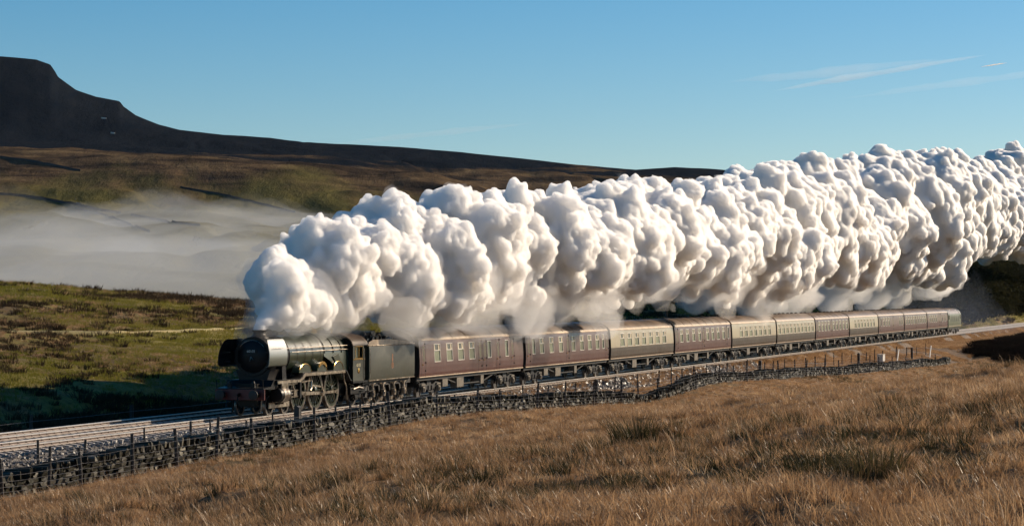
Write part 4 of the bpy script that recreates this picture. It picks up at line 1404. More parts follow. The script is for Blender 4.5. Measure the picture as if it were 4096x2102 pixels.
rocks = [rock_mesh("ballast_stone", STONE, i) for i in range(6)]
n = 26000
ps = rng.uniform(0, 1, n) ** 1.5 * 150 - 62
pd = np.where(rng.uniform(0, 1, n) < .72, rng.uniform(1.2, 3.3, n) + (rng.uniform(0, 1, n) < .3) * rng.uniform(0, 3, n) * 1.0, np.where(rng.uniform(0, 1, n) < .5, rng.uniform(-2.2, -1.2, n), rng.uniform(-6.2, -4.6, n)))
x, y = W2(ps, pd)
scatter("ballast_stones", np.stack([x, y, emb_z(ps, pd) + .02], -1), rng.uniform(.03, .085, n) * (1 + .8 * (ps > 0)), rng.uniform(0, 6.3, n), rocks, rng.uniform(-.6, .6, (n, 2)))

# ------------------------------------------------------------------ dry stone wall
def mat_wallstone():
    m, n, p = new_mat("lichened_gritstone")
    tc = n.nodes.new("ShaderNodeTexCoord").outputs["Object"]
    oi = n.nodes.new("ShaderNodeObjectInfo")
    at = n.nodes.new("ShaderNodeAttribute"); at.attribute_name = "tint"
    t = mathn(n, 'FRACT', mathn(n, 'ADD', oi.outputs["Random"], at.outputs["Fac"]))
    base = ramp(n, t, [(0, (0.010, 0.009, 0.007)), (0.55, (0.028, 0.024, 0.018)), (0.85, (0.058, 0.051, 0.040)), (1, (0.26, 0.24, 0.19))])
    f = noise_node(n, pos_node(n), 9.0, 5, 0.7)
    c = mixc(n, ramp(n, f, [(0.45, (0, 0, 0)), (0.75, (.7,) * 3)]), base, (0.045, 0.05, 0.025))
    n.links.new(c, p.inputs["Base Color"])
    p.inputs["Roughness"].default_value = 0.55
    p.inputs["Specular IOR Level"].default_value = 0.12
    b = n.nodes.new("ShaderNodeBump"); b.inputs["Strength"].default_value = 0.5; b.inputs["Distance"].default_value = 0.03
    n.links.new(noise_node(n, pos_node(n), 24, 4, .7), b.inputs["Height"]); n.links.new(b.outputs[0], p.inputs["Normal"])
    return m


WSTONE = mat_wallstone()


def stone_verts(r_, L, T, H):
    """chamfered irregular block: 16 points, 14 faces"""
    vs = []
    for e in (0, 1):
        for (a, b) in ((-1, -.55), (-.6, -1), (.6, -1), (1, -.5), (1, .55), (.55, 1), (-.6, 1), (-1, .5)):
            k = .80 if e else 1.0
            vs.append((a * L / 2 * k * r_.uniform(.85, 1.05), (T / 2 if e else -T / 2) * r_.uniform(.8, 1.1), b * H / 2 * k * r_.uniform(.85, 1.05)))
    return vs


SF = [tuple(range(7, -1, -1)), tuple(range(8, 16))] + [(i, (i + 1) % 8, (i + 1) % 8 + 8, i + 8) for i in range(8)]


def wall_d(s):
    return D_WALL + 0.15 + 0.35 * math.sin(s / 17.0) + 0.25 * math.sin(s / 7.3)


def wall_top(s):
    """height of the wall's top above its foot; collapsed in places"""
    h = 0.86 - 0.16 * float(sstep(-15, 40, s)) + 0.18 * float(fbm(s / 5.0, 3.0, 71, 3))
    h -= 0.25 * math.exp(-((s - 17) / 4.0) ** 2)
    if s > 110:
        h *= 0.9
    return h


wall = tag(empty("stone_wall", 0, 0), "long dark tumbledown drystone wall beside the wire fence below the railway", "stone wall")
r_ = random.Random(11)
stuffV, stuffT = [], []
protoS = []
for i in range(10):
    b = MB(); b.add(stone_verts(r_, 1, 1, 1), SF)
    protoS.append(b.mesh("stone", WSTONE, None))
npart = 0
s = -66.0
blocks = []
course = [.20, .18, .17, .15, .14, .12, .11, .10]
for row in range(9):
    s = -72.0
    zrow = sum(course[:row]) if row < len(course) else 1.07
    hrow = course[row] if row < len(course) else .1
    while s < 158:
        L = r_.uniform(.22, .52) * (1 if s < 60 else 1.5)
        sc_ = s + L / 2
        if zrow + hrow * .6 < wall_top(sc_):
            blocks.append((sc_, zrow + hrow / 2, L * 1.02, hrow * r_.uniform(.95, 1.2), r_.uniform(.22, .34), row))
        s += L
s = -72.0
while s < 158:      # upright coping slabs
    L = r_.uniform(.10, .20) * (1 if s < 60 else 1.6)
    if r_.random() < .86:
        blocks.append((s, wall_top(s) + .10 + r_.uniform(-.04, .04), L, r_.uniform(.20, .38), r_.uniform(.30, .42), 99))
    s += L + r_.uniform(0, .08)
blocks.sort(key=lambda q: q[0])
for (sc_, zc, L, H, T, row) in blocks:
    dd = wall_d(sc_) + .16 - zc * .08
    z0 = float(wall_base(np.array(sc_))) - .12
    sl_ = float(wall_base(np.array(sc_ + .5)) - wall_base(np.array(sc_ - .5)))
    tilt = r_.uniform(-.12, .12) + (r_.uniform(-.45, .1) if row == 99 else 0)
    yaw = r_.uniform(-.18, .18)
    if -61.5 < sc_ and npart < 300:
        o = obj("stone", protoS[npart % 10], wall, (dd + r_.uniform(-.03, .05), sc_, z0 + zc), (0, 0, 0))
        # block axes: length along y, thickness along x
        o.rotation_euler = (0, tilt + 0 * sl_, math.pi / 2 + yaw)
        o.rotation_mode = 'XYZ'
        o.scale = (L, T * 2.0, H)
        npart += 1
    else:
        vs = stone_verts(r_, L, T * 2.0, H)
        ct, st_ = math.cos(tilt), math.sin(tilt)
        cyw, syw = math.cos(math.pi / 2 + yaw), math.sin(math.pi / 2 + yaw)
        j = r_.uniform(-.03, .05)
        out = []
        for (a, b_, c) in vs:
            a, c = a * ct + c * st_, -a * st_ + c * ct
            out.append((a * cyw - b_ * syw + dd + j, a * syw + b_ * cyw + sc_, c + z0 + zc))
        stuffV.append(out); stuffT.append(r_.random())
b = MB(); tints = []
for vv, t_ in zip(stuffV, stuffT):
    b.add(vv, SF); tints += [t_] * 16
me = b.mesh("walling", WSTONE, None)
a = me.attributes.new("tint", 'FLOAT', 'POINT'); a.data.foreach_set("value", np.array(tints, np.float32))
o = obj("walling", me, wall); o["kind"] = "stuff"
# rubble core behind the facing stones
b = MB()
sv = np.arange(-72, 158, 1.5)
q = []
for s_ in sv:
    zb = float(wall_base(np.array(s_))) - .3; h = wall_top(float(s_)) + .2; dw = wall_d(float(s_))
    q += [(dw - .22, s_, zb), (dw + .12, s_, zb), (dw + .06, s_, zb + h), (dw - .18, s_, zb + h)]
fs = []
for i in range(len(sv) - 1):
    for k in range(4):
        fs.append((i * 4 + k, i * 4 + (k + 1) % 4, i * 4 + 4 + (k + 1) % 4, i * 4 + 4 + k))
b.add(q, fs); o = b.build("rubble_core", WSTONE, wall, None)

# ------------------------------------------------------------------ fences
POST = M("weathered_fence_post", (0.022, 0.016, 0.012), (0.05, 0.037, 0.027), 4.0, 0.55, 0, 0.4, 18)
WIRE = M("galvanised_wire", (0.30, 0.28, 0.25), (0.15, 0.13, 0.11), 3.0, 0.35, 0.9)


def fence(name, label, posts, heights, ph, pr, wr, lean):
    """posts: list of (s, d)"""
    root = tag(empty(name, 0, 0), label, "fence")
    pts = []
    for i, (s_, d_) in enumerate(posts):
        g = float(ground_z(s_, d_))
        q = random.Random(i * 7 + len(posts))
        h = ph * q.uniform(.85, 1.12)
        ly = -lean * q.uniform(-.2, 1.0); lx = q.uniform(-.05, .1)
        rr = pr * q.uniform(.85, 1.25)
        b = MB()
        b.tube([(d_, s_, g - .3), (d_ + lx * .5, s_ + ly * h * .5 + q.uniform(-.02, .02), g + h * .5), (d_ + lx, s_ + ly * h, g + h)], [rr * 1.05, rr, rr * .85], 7)
        b.build("post", POST, root, 30)
        pts.append((s_, d_, g, h, lx, ly, rr))
    for hh in heights:
        b = MB()
        path = []
        for (s_, d_, g, h, lx, ly, rr) in pts:
            t = min(hh / h, 1)
            path.append((d_ + lx * t + rr, s_ + ly * hh, g + min(hh, h - .03)))
        full = []
        for a_, c_ in zip(path[:-1], path[1:]):
            a_, c_ = Vector(a_), Vector(c_)
            full.append(tuple(a_))
            m_ = (a_ + c_) / 2; m_.z -= .02 + .02 * random.random(); full.append(tuple(m_))
        full.append(path[-1])
        b.tube(full, wr, 4); b.build("wire", WIRE, root, None)
    return root


NEAR_U = [-160, 10, 177, 340, 540, 690, 870, 1030, 1240, 1400, 1578, 1740, 1893, 2003, 2160, 2258, 2360, 2474, 2556, 2640, 2720, 2790, 2870, 2978, 3050, 3115, 3233, 3305, 3359, 3429, 3471, 3504, 3560, 3618, 3690, 3745]
np_ = [(s_at(u, 10.35), 10.35 + .2 * math.sin(u / 90)) for u in NEAR_U]
fence("wire_fence", "leaning post and wire fence in front of the stone wall", np_, [.12, .27, .42, .58, .76, .98, 1.16], 1.5, .055, .0045, .14)
FAR_U = [-60, 140, 350, 563, 779, 853, 969, 1092, 1210, 1338, 1425, 1476, 1580, 1699, 1806, 1912, 2010, 2101, 2192, 2288, 2380, 2464, 2556, 2635, 2681, 2722, 2765, 2820, 2863, 2911, 2941, 2994, 3040, 3089, 3134, 3173, 3216, 3257, 3303, 3338, 3373, 3409, 3467, 3500, 3531, 3579, 3620, 3660, 3700]
DF = 5.6
fp = [(s_at(u, DF), DF + .15 * math.sin(u / 70)) for u in FAR_U]
fence("wire_fence", "post and wire fence along the foot of the ballast, nearer the rails than the wall", fp, [.25, .5, .75, .95], 1.3, .05, .004, .08)
bp = [(s_at(u, -7.9), -7.9) for u in (-320, 122, 530, 905, 1270, 1650, 2000, 2300)]
fence("wire_fence", "sparse post and wire fence on the shaded bank across both tracks", bp, [.5, .85], 1.05, .085, .006, .02)

# stout lineside posts
for (u, where) in ((1190, "the locomotive's driving wheels"), (2385, "the second coach"), (3040, "the second cream coach"), (3434, "the rearmost cream coach"), (3647, "the coach second from the diesel")):
    s_ = s_at(u, 6.6)
    g = float(ground_z(s_, 6.6))
    hh = (CAMZ - (1515 - HOR) / FPX * W2(s_, 6.6)[1] - g) if u == 2385 else 1.25
    o = tag(empty("marker_post", s_, 6.6, g), f"stout dark lineside post standing on the bank below {where}", "post", "stout lineside posts")
    b = MB(); b.bbox(-.12, .12, -.12, .12, -.3, 1.35, .02); b.build("shaft", POST, o, 30)
    b = MB(); b.prism([(-.15, 1.352), (.15, 1.352), (.04, 1.43), (-.04, 1.43)], -.15, .15, 'y'); b.build("cap", POST, o, 30)

# telegraph poles beyond the train
WOOD = M("tarred_pole", (0.035, 0.028, 0.024), (0.06, 0.05, 0.04), 3.0, 0.6)


def pole(u, vtop, d_, lab, arms):
    s_ = s_at(u, d_)
    g = float(ground_z(s_, d_)); x, y = W2(s_, d_)
    h = CAMZ + (HOR - vtop) / FPX * y - g
    o = tag(empty("telegraph_pole", s_, d_, g), lab, "telegraph pole")
    b = MB(); b.tube([(0, 0, -.4), (0, 0, h * .5), (0, 0, h)], [.15, .13, .10], 10); b.build("shaft", WOOD, o, 40)
    for i in range(arms):
        zz = h - .35 - i * .55
        b = MB(); b.bbox(-.06, .06, -1.25 * 2.2 / 2.2, 1.25, zz, zz + .12, .01); b.build("crossarm", WOOD, o, 30)
        for k in (-1.1, -.7, .7, 1.1):
            b = MB(); b.lathe((0, k, zz + .12), (0, 0, 1), [(0, .03), (.06, .06), (.12, .06), (.15, .02)], 8); b.build("insulator", WHITE, o, 40)
    if arms:
        b = MB(); b.bar((0, -.05, h - 1.2), (0, -1.0, h - .35), .05, .06); b.bar((0, .05, h - 1.2), (0, 1.0, h - .35), .05, .06); b.build("brace", WOOD, o, None)


pole(2665, 1172, -9.5, "plain dark pole standing behind the rear end of the frontmost cream coach", 0)
pole(3118, 1218, -9.0, "dark pole with a wide braced crossarm behind the gap between two adjoining cream coaches", 1)
pole(3816, 1046, -60.0, "slim pole on the skyline of the dark slope above the diesel", 0)

# white lineside oddments
s_ = s_at(3524, 6.3); g = float(ground_z(s_, 6.3))
o = tag(empty("equipment_box", s_, 6.3, g), "small white lineside box below the rearmost coaches", "box")
b = MB(); b.bbox(-.3, .3, -.7, .7, .3, 1.0, .03); b.build("case", WHITE, o, 30)
b = MB(); b.box(-.33, .33, -.74, .74, 1.003, 1.05); b.build("lid", WHITE, o, None)
b = MB(); b.box(-.2, .2, -.5, -.3, -.2, .297); b.box(-.2, .2, .3, .5, -.2, .297); b.build("stand", POST, o, None)
for (u, lab) in ((3590, "pale slanting stake just behind the small white lineside box"), (3720, "pale slanting stake below the coach next to the diesel")):
    s_ = s_at(u, 6.9); g = float(ground_z(s_, 6.9))
    o = tag(empty("white_stake", s_, 6.9, g), lab, "stake")
    b = MB(); b.tube([(0, -.8, -.15), (0, 0, .7), (0, .7, 1.5)], .07, 6); b.build("rod", WHITE, o, 30)

# ------------------------------------------------------------------ vegetation
def mat_leaf(name, cols, trans=.45, scale=.25, rough=.6, gloss=.05):
    m, n, p = new_mat(name)
    out = n.nodes["Material Output"]
    oi = n.nodes.new("ShaderNodeObjectInfo")
    f = mathn(n, 'ADD', mathn(n, 'MULTIPLY', noise_node(n, pos_node(n), scale, 4, .65), .6), mathn(n, 'MULTIPLY', noise_node(n, pos_node(n), scale * .16, 4, .6), .4))
    t = mathn(n, 'ADD', mathn(n, 'MULTIPLY', oi.outputs["Random"], .5), mathn(n, 'MULTIPLY_ADD', f, .9))
    t.node.inputs[0].links and None
    mm = n.nodes.new("ShaderNodeMath"); mm.operation = 'MULTIPLY_ADD'; mm.inputs[1].default_value = 1.5; mm.inputs[2].default_value = -.50
    n.links.new(f, mm.inputs[0])
    t2 = mathn(n, 'ADD', mathn(n, 'MULTIPLY', oi.outputs["Random"], .5), mm.outputs[0], clamp=True)
    st = [(i / (len(cols) - 1), c) for i, c in enumerate(cols)]
    c = ramp(n, t2, st)
    d = n.nodes.new("ShaderNodeBsdfDiffuse"); tr = n.nodes.new("ShaderNodeBsdfTranslucent"); mx = n.nodes.new("ShaderNodeMixShader")
    gl = n.nodes.new("ShaderNodeBsdfGlossy"); gl.inputs["Roughness"].default_value = .35; gl.inputs["Color"].default_value = (1, 1, 1, 1)
    n.links.new(c, d.inputs[0]); n.links.new(c, tr.inputs[0])
    mx.inputs[0].default_value = trans
    n.links.new(d.outputs[0], mx.inputs[1]); n.links.new(tr.outputs[0], mx.inputs[2])
    m2 = n.nodes.new("ShaderNodeMixShader"); m2.inputs[0].default_value = gloss
    n.links.new(mx.outputs[0], m2.inputs[1]); n.links.new(gl.outputs[0], m2.inputs[2])
    n.links.new(m2.outputs[0], out.inputs["Surface"])
    n.nodes.remove(p)
    return m


STRAW = mat_leaf("straw_grass_blades", [(0.075, 0.042, 0.020), (0.27, 0.155, 0.074), (0.47, 0.295, 0.155), (0.82, 0.62, 0.38)], .48, .45, .6, .025)
RUSH = mat_leaf("dark_rush_blades", [(0.025, 0.026, 0.011), (0.06, 0.052, 0.021), (0.11, 0.085, 0.038)], .30, .3, .6, .012)
GREENG = mat_leaf("green_pasture_blades", [(0.12, 0.13, 0.018), (0.21, 0.19, 0.030), (0.28, 0.21, 0.06)], .40, .05, .6, .01)
HEATH = mat_leaf("heather_and_shade_sprigs", [(0.030, 0.022, 0.014), (0.065, 0.046, 0.028), (0.10, 0.07, 0.04)], .15, .3, .6, .0)


def tuft(name, m, seed, nb, rad, h0, h1, wid, lean, seg=3, spread=.5):
    r_ = random.Random(seed)
    b = MB()
    for i in range(nb):
        a = r_.uniform(0, 6.283); rr = rad * math.sqrt(r_.random())
        x, y = rr * math.cos(a), rr * math.sin(a)
        h = r_.uniform(h0, h1); ang = r_.uniform(0, 6.283)
        dx, dy = math.cos(ang), math.sin(ang)
        ox, oy = math.cos(a) * spread * r_.random() * h + lean[0] * h * r_.uniform(.5, 1.4), math.sin(a) * spread * r_.random() * h + lean[1] * h * r_.uniform(.5, 1.4)
        w = wid * r_.uniform(.6, 1.3)
        vs = []
        for k in range(seg + 1):
            t = k / seg
            ww = w * (1 - t * .9) / 2
            px_, py_, pz_ = x + ox * t * t, y + oy * t * t, h * t * (1 - .12 * t)
            vs += [(px_ - dx * ww, py_ - dy * ww, pz_), (px_ + dx * ww, py_ + dy * ww, pz_)]
        b.add(vs, [(2 * k, 2 * k + 1, 2 * k + 3, 2 * k + 2) for k in range(seg)])
    return b.mesh(name, m, None)


LEAN = (-.10, -.03)


def frame_mask(x, y, mrg=400):
    u = 2048 + x / y * FPX
    return (u > -mrg) & (u < 4096 + mrg) & (y > 8)


def place(n, smin, smax, dmin, dmax):
    s_ = rng.uniform(smin, smax, n); d_ = rng.uniform(dmin, dmax, n)
    x, y = W2(s_, d_)
    k = frame_mask(x, y)
    return s_[k], d_[k], x[k], y[k]


def moor_patch(x, y):
    return fbm(x / 14.0, y / 22.0, 91, 4)


def scatter_near(name, kinds, N, smin, smax, cond, smin_sc, smax_sc, far_gain):
    s_, d_, x, y = place(N, smin, smax, D_WALL + .9, 62)
    # keep a share that falls with distance, and let the kept tufts grow a little
    q = rng.uniform(0, 1, len(x))
    keep = q < np.clip((38.0 / y) ** far_gain, 0.02, 1)
    keep &= cond(x, y, s_, d_)
    keep &= (s_ < 186) | (rng.uniform(0, 1, len(x)) < .25)
    s_, d_, x, y = s_[keep], d_[keep], x[keep], y[keep]
    z = near_z(s_, d_) - .03
    sc = rng.uniform(smin_sc, smax_sc, len(x)) * np.clip((y / 60.0) ** .2, .85, 1.15) * np.where(d_ < D_WALL + 4, .75, 1)
    print(name, len(x))
    return scatter(name, np.stack([x, y, z], -1), sc * rng.uniform(.75, 1.25, len(x)), rng.normal(0, .7, len(x)), kinds, rng.normal(0, .10, (len(x), 2)))


straw = [tuft("grass_tuft", STRAW, i, 46, .17, .07, .27, .016, LEAN, 3, 1.0) for i in range(5)]
stalk = [tuft("grass_stalks", STRAW, 40 + i, 6, .30, .30, .58, .010, (-.22, -.06), 4, .25) for i in range(3)]
rush = [tuft("rush_tuft", RUSH, 80 + i, 50, .20, .12, .38, .016, (-.10, -.03), 3, .8) for i in range(4)]
scatter_near("moor_grass", straw, 300000, -118, 200, lambda x, y, s_, d_: moor_patch(x, y) < .62 + .3 * rng.uniform(-1, 1, len(x)), .7, 1.25, 1.15)
scatter_near("grass_stalks", stalk, 60000, -118, 60, lambda x, y, s_, d_: fbm(x / 7., y / 11., 93, 3) > -.05, .7, 1.15, 1.2)
scatter_near("rush_and_heather_tufts", rush, 70000, -118, 200, lambda x, y, s_, d_: moor_patch(x, y) > .12 + .12 * rng.uniform(-1, 1, len(x)), .6, 1.15, 1.0)
# verge between the rails and the wall
N = 75000
s_ = rng.uniform(-66, 360, N); d_ = rng.uniform(1.45, 9.2, N)
k = (fbm(s_ / 5., d_ / 2., 95, 3) > -.25) & ((s_ > -12) | (rng.uniform(0, 1, N) < .22)) & ((d_ > 3.4) | (s_ > 8))
s_, d_ = s_[k], d_[k]; x, y = W2(s_, d_)
scatter("verge_grass", np.stack([x, y, emb_z(s_, d_) - .03], -1), rng.uniform(.7, 1.3, len(x)), rng.uniform(-.5, .5, len(x)), straw)
# dark tufts standing in for the shade on the bank across the tracks
N = 9000
s_ = rng.uniform(-95, 40, N); d_ = rng.uniform(-13.0, -6.9, N)
k = rng.uniform(-11.2, -8.0, N) < d_ + 2.2 * fbm(s_ / 6.0, d_ / 4.0, 111, 3)
s_, d_ = s_[k], d_[k]; x, y = W2(s_, d_)
scatter("bank_shade_tufts", np.stack([x, y, ground_z(s_, d_) - .04], -1), rng.uniform(.7, 1.7, len(x)), rng.uniform(0, 6.3, len(x)), [tuft("bank_shade_tuft", HEATH, 220 + i, 60, .42, .16, .42, .05, (-.1, 0), 2, .8) for i in range(4)])
# near-black tufts added to stand for the shaded rise beyond the wall
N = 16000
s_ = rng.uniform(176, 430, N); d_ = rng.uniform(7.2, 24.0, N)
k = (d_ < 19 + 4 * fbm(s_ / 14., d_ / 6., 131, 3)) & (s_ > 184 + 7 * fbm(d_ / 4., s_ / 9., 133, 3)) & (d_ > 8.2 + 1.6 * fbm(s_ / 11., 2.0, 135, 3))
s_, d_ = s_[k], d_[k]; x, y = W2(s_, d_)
RISE_SHADE = mat_leaf("rise_shade_sprigs", [(0.012, 0.010, 0.009), (0.026, 0.020, 0.016), (0.05, 0.036, 0.024)], .1, .3, .6, .0)
scatter("rise_shade_tufts", np.stack([x, y, ground_z(s_, d_) - .04], -1), rng.uniform(1.0, 2.0, len(x)), rng.uniform(0, 6.3, len(x)), [tuft("rise_shade_tuft", RISE_SHADE, 240 + i, 60, .42, .16, .42, .06, (-.1, 0), 2, .8) for i in range(4)])
# distinct dark rush clumps
for i, (u, v, h, lab) in enumerate(((2540, 1765, .95, "tall dark rush clump standing alone in the middle of the straw coloured moor"), (3270, 1900, .9, "left one of two dark rush clumps in the near grass at the right"), (3480, 1900, .9, "right one of two dark rush clumps in the near grass at the right"), (1930, 1935, .6, "low dark rush clump in the grass below the first coaches"))):
    kx = (u - 2048) / FPX; e = (HOR - v) / FPX
    ys = np.linspace(15, 200, 3000); sx, dx_ = SD(kx * ys, ys)
    i0 = np.where(near_z(sx, dx_) > CAMZ + e * ys)[0]
    y0 = ys[i0[0]] if len(i0) else 60
    b = MB()
    o = tag(obj("rush_clump", tuft("rush_clump", RUSH, 300 + i, 420, .55, h * .25, h * .85, .018, (-.12, -.05), 4, .8), None, (kx * y0, y0, float(near_z(*SD(kx * y0, y0))) - .05)), lab, "rush clump", "dark rush clumps")

# tussocks over the pasture beyond the railway
heath = [tuft("heather_tuft", HEATH, 120 + i, 60, .42, .16, .42, .05, (-.1, 0), 2, .8) for i in range(5)]
gtuft = [tuft("green_tuft", GREENG, 140 + i, 30, .45, .10, .26, .035, (-.1, 0), 2, .9) for i in range(3)]


def place_field(N, p=1.0):
    u = rng.uniform(-150, 4250, N); q = rng.uniform(0, 1, N)
    k = (u - 2048) / FPX
    sb = (k * by_ - bx_) / (TX - TY * k); yb_ = by_ + sb * TY
    ye = np.maximum(np.interp(u, CR_U, CR_Z), yb_ * 1.3) + 40
    y = yb_ * (ye / yb_) ** (q ** p) + 3
    return k * y, y


bx_, by_ = OX + BASE_D * NX, OY + BASE_D * NY
x, y = place_field(30000)
k = (fbm(x / 14., y / 40., 97, 4) > .75 * rng.uniform(-.35, 2.2, len(x)))
x, y = x[k], y[k]
scatter("heather_tussocks", np.stack([x, y, field_z(x, y) - .04], -1), rng.uniform(.6, 1.7, len(x)) * np.clip(y / 200, .8, 1.6), rng.uniform(0, 6.3, len(x)), heath)
x, y = place_field(30000)
k = fbm(x / 14., y / 40., 97, 4) < .1
x, y = x[k], y[k]
scatter("pasture_grass", np.stack([x, y, field_z(x, y) - .03], -1), rng.uniform(.7, 1.5, len(x)) * np.clip(y / 200, .8, 1.8), rng.uniform(-.6, .6, len(x)), gtuft)
x, y = place_field(22000)
k = fbm(x / 12., y / 17., 101, 4) > .05
x, y = x[k], y[k]
scatter("brown_pasture_grass", np.stack([x, y, field_z(x, y) - .03], -1), rng.uniform(.8, 1.5, len(x)) * np.clip(y / 200, .8, 1.8), rng.uniform(-.6, .6, len(x)), straw)

# pale worn line across the pasture: a low stone kerb-like bank of turf
PATH = M("pale_trodden_grass", (0.36, 0.28, 0.12), (0.20, 0.18, 0.06), 0.4, 0.8)
pts = [(-100, 1327), (200, 1332), (440, 1334), (620, 1330), (800, 1323), (1000, 1316), (1250, 1306)]
q = []
for (u, v) in [(np.interp(i, np.arange(7), [p[0] for p in pts]), np.interp(i, np.arange(7), [p[1] for p in pts])) for i in np.linspace(0, 6, 70)]:
    kx = (u - 2048) / FPX; e = (HOR - v) / FPX
    yy = np.linspace(120, 330, 2500); g = field_z(kx * yy, yy) - (CAMZ + e * yy)
    i0 = np.where(g > 0)[0]; yv = yy[i0[0]] if len(i0) else 200
    q.append((kx * yv, yv))
xs = np.array([p[0] for p in q]); yv = np.array([p[1] for p in q])
ker = np.ones(9) / 9
yv = np.convolve(np.pad(yv, 4, 'edge'), ker, 'valid')
b = MB(); vs = []
for x0, y0 in zip(xs, yv):
    for (off, dz) in ((-.25, -.05), (-.12, .10), (.12, .12), (.3, -.05)):
        vs.append((x0, y0 + off * 1.6, float(field_z(x0, y0 + off * 1.6)) + dz + .05))
fs = [(i * 4 + k, (i + 1) * 4 + k, (i + 1) * 4 + k + 1, i * 4 + k + 1) for i in range(len(xs) - 1) for k in range(3)]
b.add(vs, fs); tag(b.build("path", PATH, None, 60), kind="structure")

# scrub and young wood on the dark slope beyond the tail of the train
SCRUB = mat_leaf("dark_scrub_leaves", [(0.012, 0.014, 0.008), (0.03, 0.03, 0.014), (0.05, 0.045, 0.02)], .2, .1, .6, 0.0)


def bush(seed):
    r_ = random.Random(seed); b = MB()
    for i in range(170):
        a, c = r_.uniform(0, 6.283), r_.uniform(-.2, 1)
        rr = r_.uniform(.55, 1) ** .5 * (1 + .25 * math.sin(3 * a + seed))
        x, y, z = rr * math.cos(a) * math.sqrt(max(0, 1 - c * c * .8)), rr * math.sin(a) * math.sqrt(max(0, 1 - c * c * .8)), .75 + c * .8 * rr
        s_ = r_.uniform(.07, .16)
        u1 = Vector((r_.uniform(-1, 1), r_.uniform(-1, 1), r_.uniform(-1, 1))).normalized() * s_
        u2 = Vector((r_.uniform(-1, 1), r_.uniform(-1, 1), r_.uniform(-1, 1))).normalized() * s_
        p = Vector((x, y, z))
        b.add([tuple(p - u1), tuple(p + u2), tuple(p + u1), tuple(p - u2)], [(0, 1, 2, 3)])
    return b.mesh("scrub", SCRUB, None)


bushes = [bush(i) for i in range(5)]
x, y = place_field(9000, 1.0)
u = 2048 + x / y * FPX
s_, d_ = SD(x, y)
k = (u > 2900) & (d_ < -13 + 3.6 * sstep(3500, 3850, u)) & (fbm(x / 30., y / 45., 103, 3) > .32 - .9 * sstep(3300, 3800, u))  # the lower spread towards the track stands in for the smoke's shade
x, y = x[k], y[k]
scatter("scrub_wood", np.stack([x, y, field_z(x, y) - .3], -1), rng.uniform(1.2, 3.2, len(x)), rng.uniform(0, 6.3, len(x)), bushes)

# ------------------------------------------------------------------ far things on the hill
HWALL = M("far_gritstone_wall", (0.03, 0.028, 0.026), (0.05, 0.045, 0.04), 0.05, 0.9)


def hill_wall(pts, lab, h=2.2):
    us = np.concatenate([np.linspace(a[0], b_[0], 24)[:-1] for a, b_ in zip(pts[:-1], pts[1:])] + [np.array([pts[-1][0]])])
    vs_ = np.interp(us, [p[0] for p in pts], [p[1] for p in pts])
    P_ = [far_hit(u, v) for u, v in zip(us, vs_)]
    ys = np.convolve(np.pad(np.array([p[1] for p in P_]), 3, 'edge'), np.ones(7) / 7, 'valid')
    xs = (us - 2048) / FPX * ys
    zs = far_z(xs, ys)
    b = MB(); vs = []
    for x0, y0, z0 in zip(xs, ys, zs):
        vs += [(x0, y0 - .6, z0 - 3), (x0, y0 - .35, z0 + h), (x0, y0 + .35, z0 + h), (x0, y0 + .6, z0 - 3)]
    fs = [(i * 4 + k, (i + 1) * 4 + k, (i + 1) * 4 + k + 1, i * 4 + k + 1) for i in range(len(xs) - 1) for k in range(3)]
    b.add(vs, fs)
    tag(b.build("field_wall", HWALL, None, None), lab, "field wall", "field walls on the far hill")


hill_wall([(-60, 776), (120, 790), (295, 820), (400, 846), (484, 856)], "thick dark wall running down from the left above the mist", 2.6)
hill_wall([(522, 862), (600, 874), (690, 892), (800, 904)], "short dark wall continuing just after the gap above the mist", 2.0)
hill_wall([(-60, 622), (150, 650), (320, 686)], "dark wall high on the brown slope under the great hill", 2.2)
hill_wall([(720, 752), (900, 782), (1080, 826), (1180, 852)], "thin dark wall slanting down the middle of the far slope", 1.8)
hill_wall([(300, 836), (420, 862), (520, 900), (600, 930)], "dark wall dropping into the mist from the junction", 2.0)
# tree standing in the mist
TRUNK = M("tree_bark", (0.05, 0.04, 0.03), (0.03, 0.025, 0.02), 1.0, 0.8)
tx, ty, tz = far_hit(786, 985, 1350, 2600)
o = bpy.data.objects.new("bare_tree", None); COL.objects.link(o); o.location = (tx, ty, tz)
tag(o, "lone small tree dimly seen in the valley mist", "tree")
b = MB(); b.tube([(0, 0, -1), (.1, 0, 2.2), (.3, 0, 4.5)], [.4, .3, .15], 8)
for i in range(7):
    a = i * .9; b.tube([(.1, 0, 2 + i * .3), (1.6 * math.cos(a), 1.6 * math.sin(a), 4.2 + i * .3), (2.8 * math.cos(a), 2.6 * math.sin(a), 5.2 + i * .35)], [.14, .08, .03], 5)
b.build("trunk", TRUNK, o, 40)
cm = bush(77); c_ = obj("crown", cm, o, (0, 0, 3.0)); c_.scale = (4.0, 3.4, 3.2)
# pale specks under the summit
for (u, v, w, lab) in ((414, 474, 9, "thin pale rock ledge on the dark slope under the summit"), (450, 533, 7, "short pale rock on the slope below the thin pale ledge")):
    x0, y0, z0 = far_hit(u, v, 3000, 4290)
    b = MB(); b.bbox(-w / 2, w / 2, -1.5, 1.5, -1, 1.6, .5)
    o = tag(b.build("pale_rock", M("pale_limestone", (0.62, 0.6, 0.55), (0.5, 0.48, 0.44), 0.5, 0.7), None, None), lab, "rock")
    o.location = (x0, y0, z0); o.rotation_euler = (0, .12, 0)
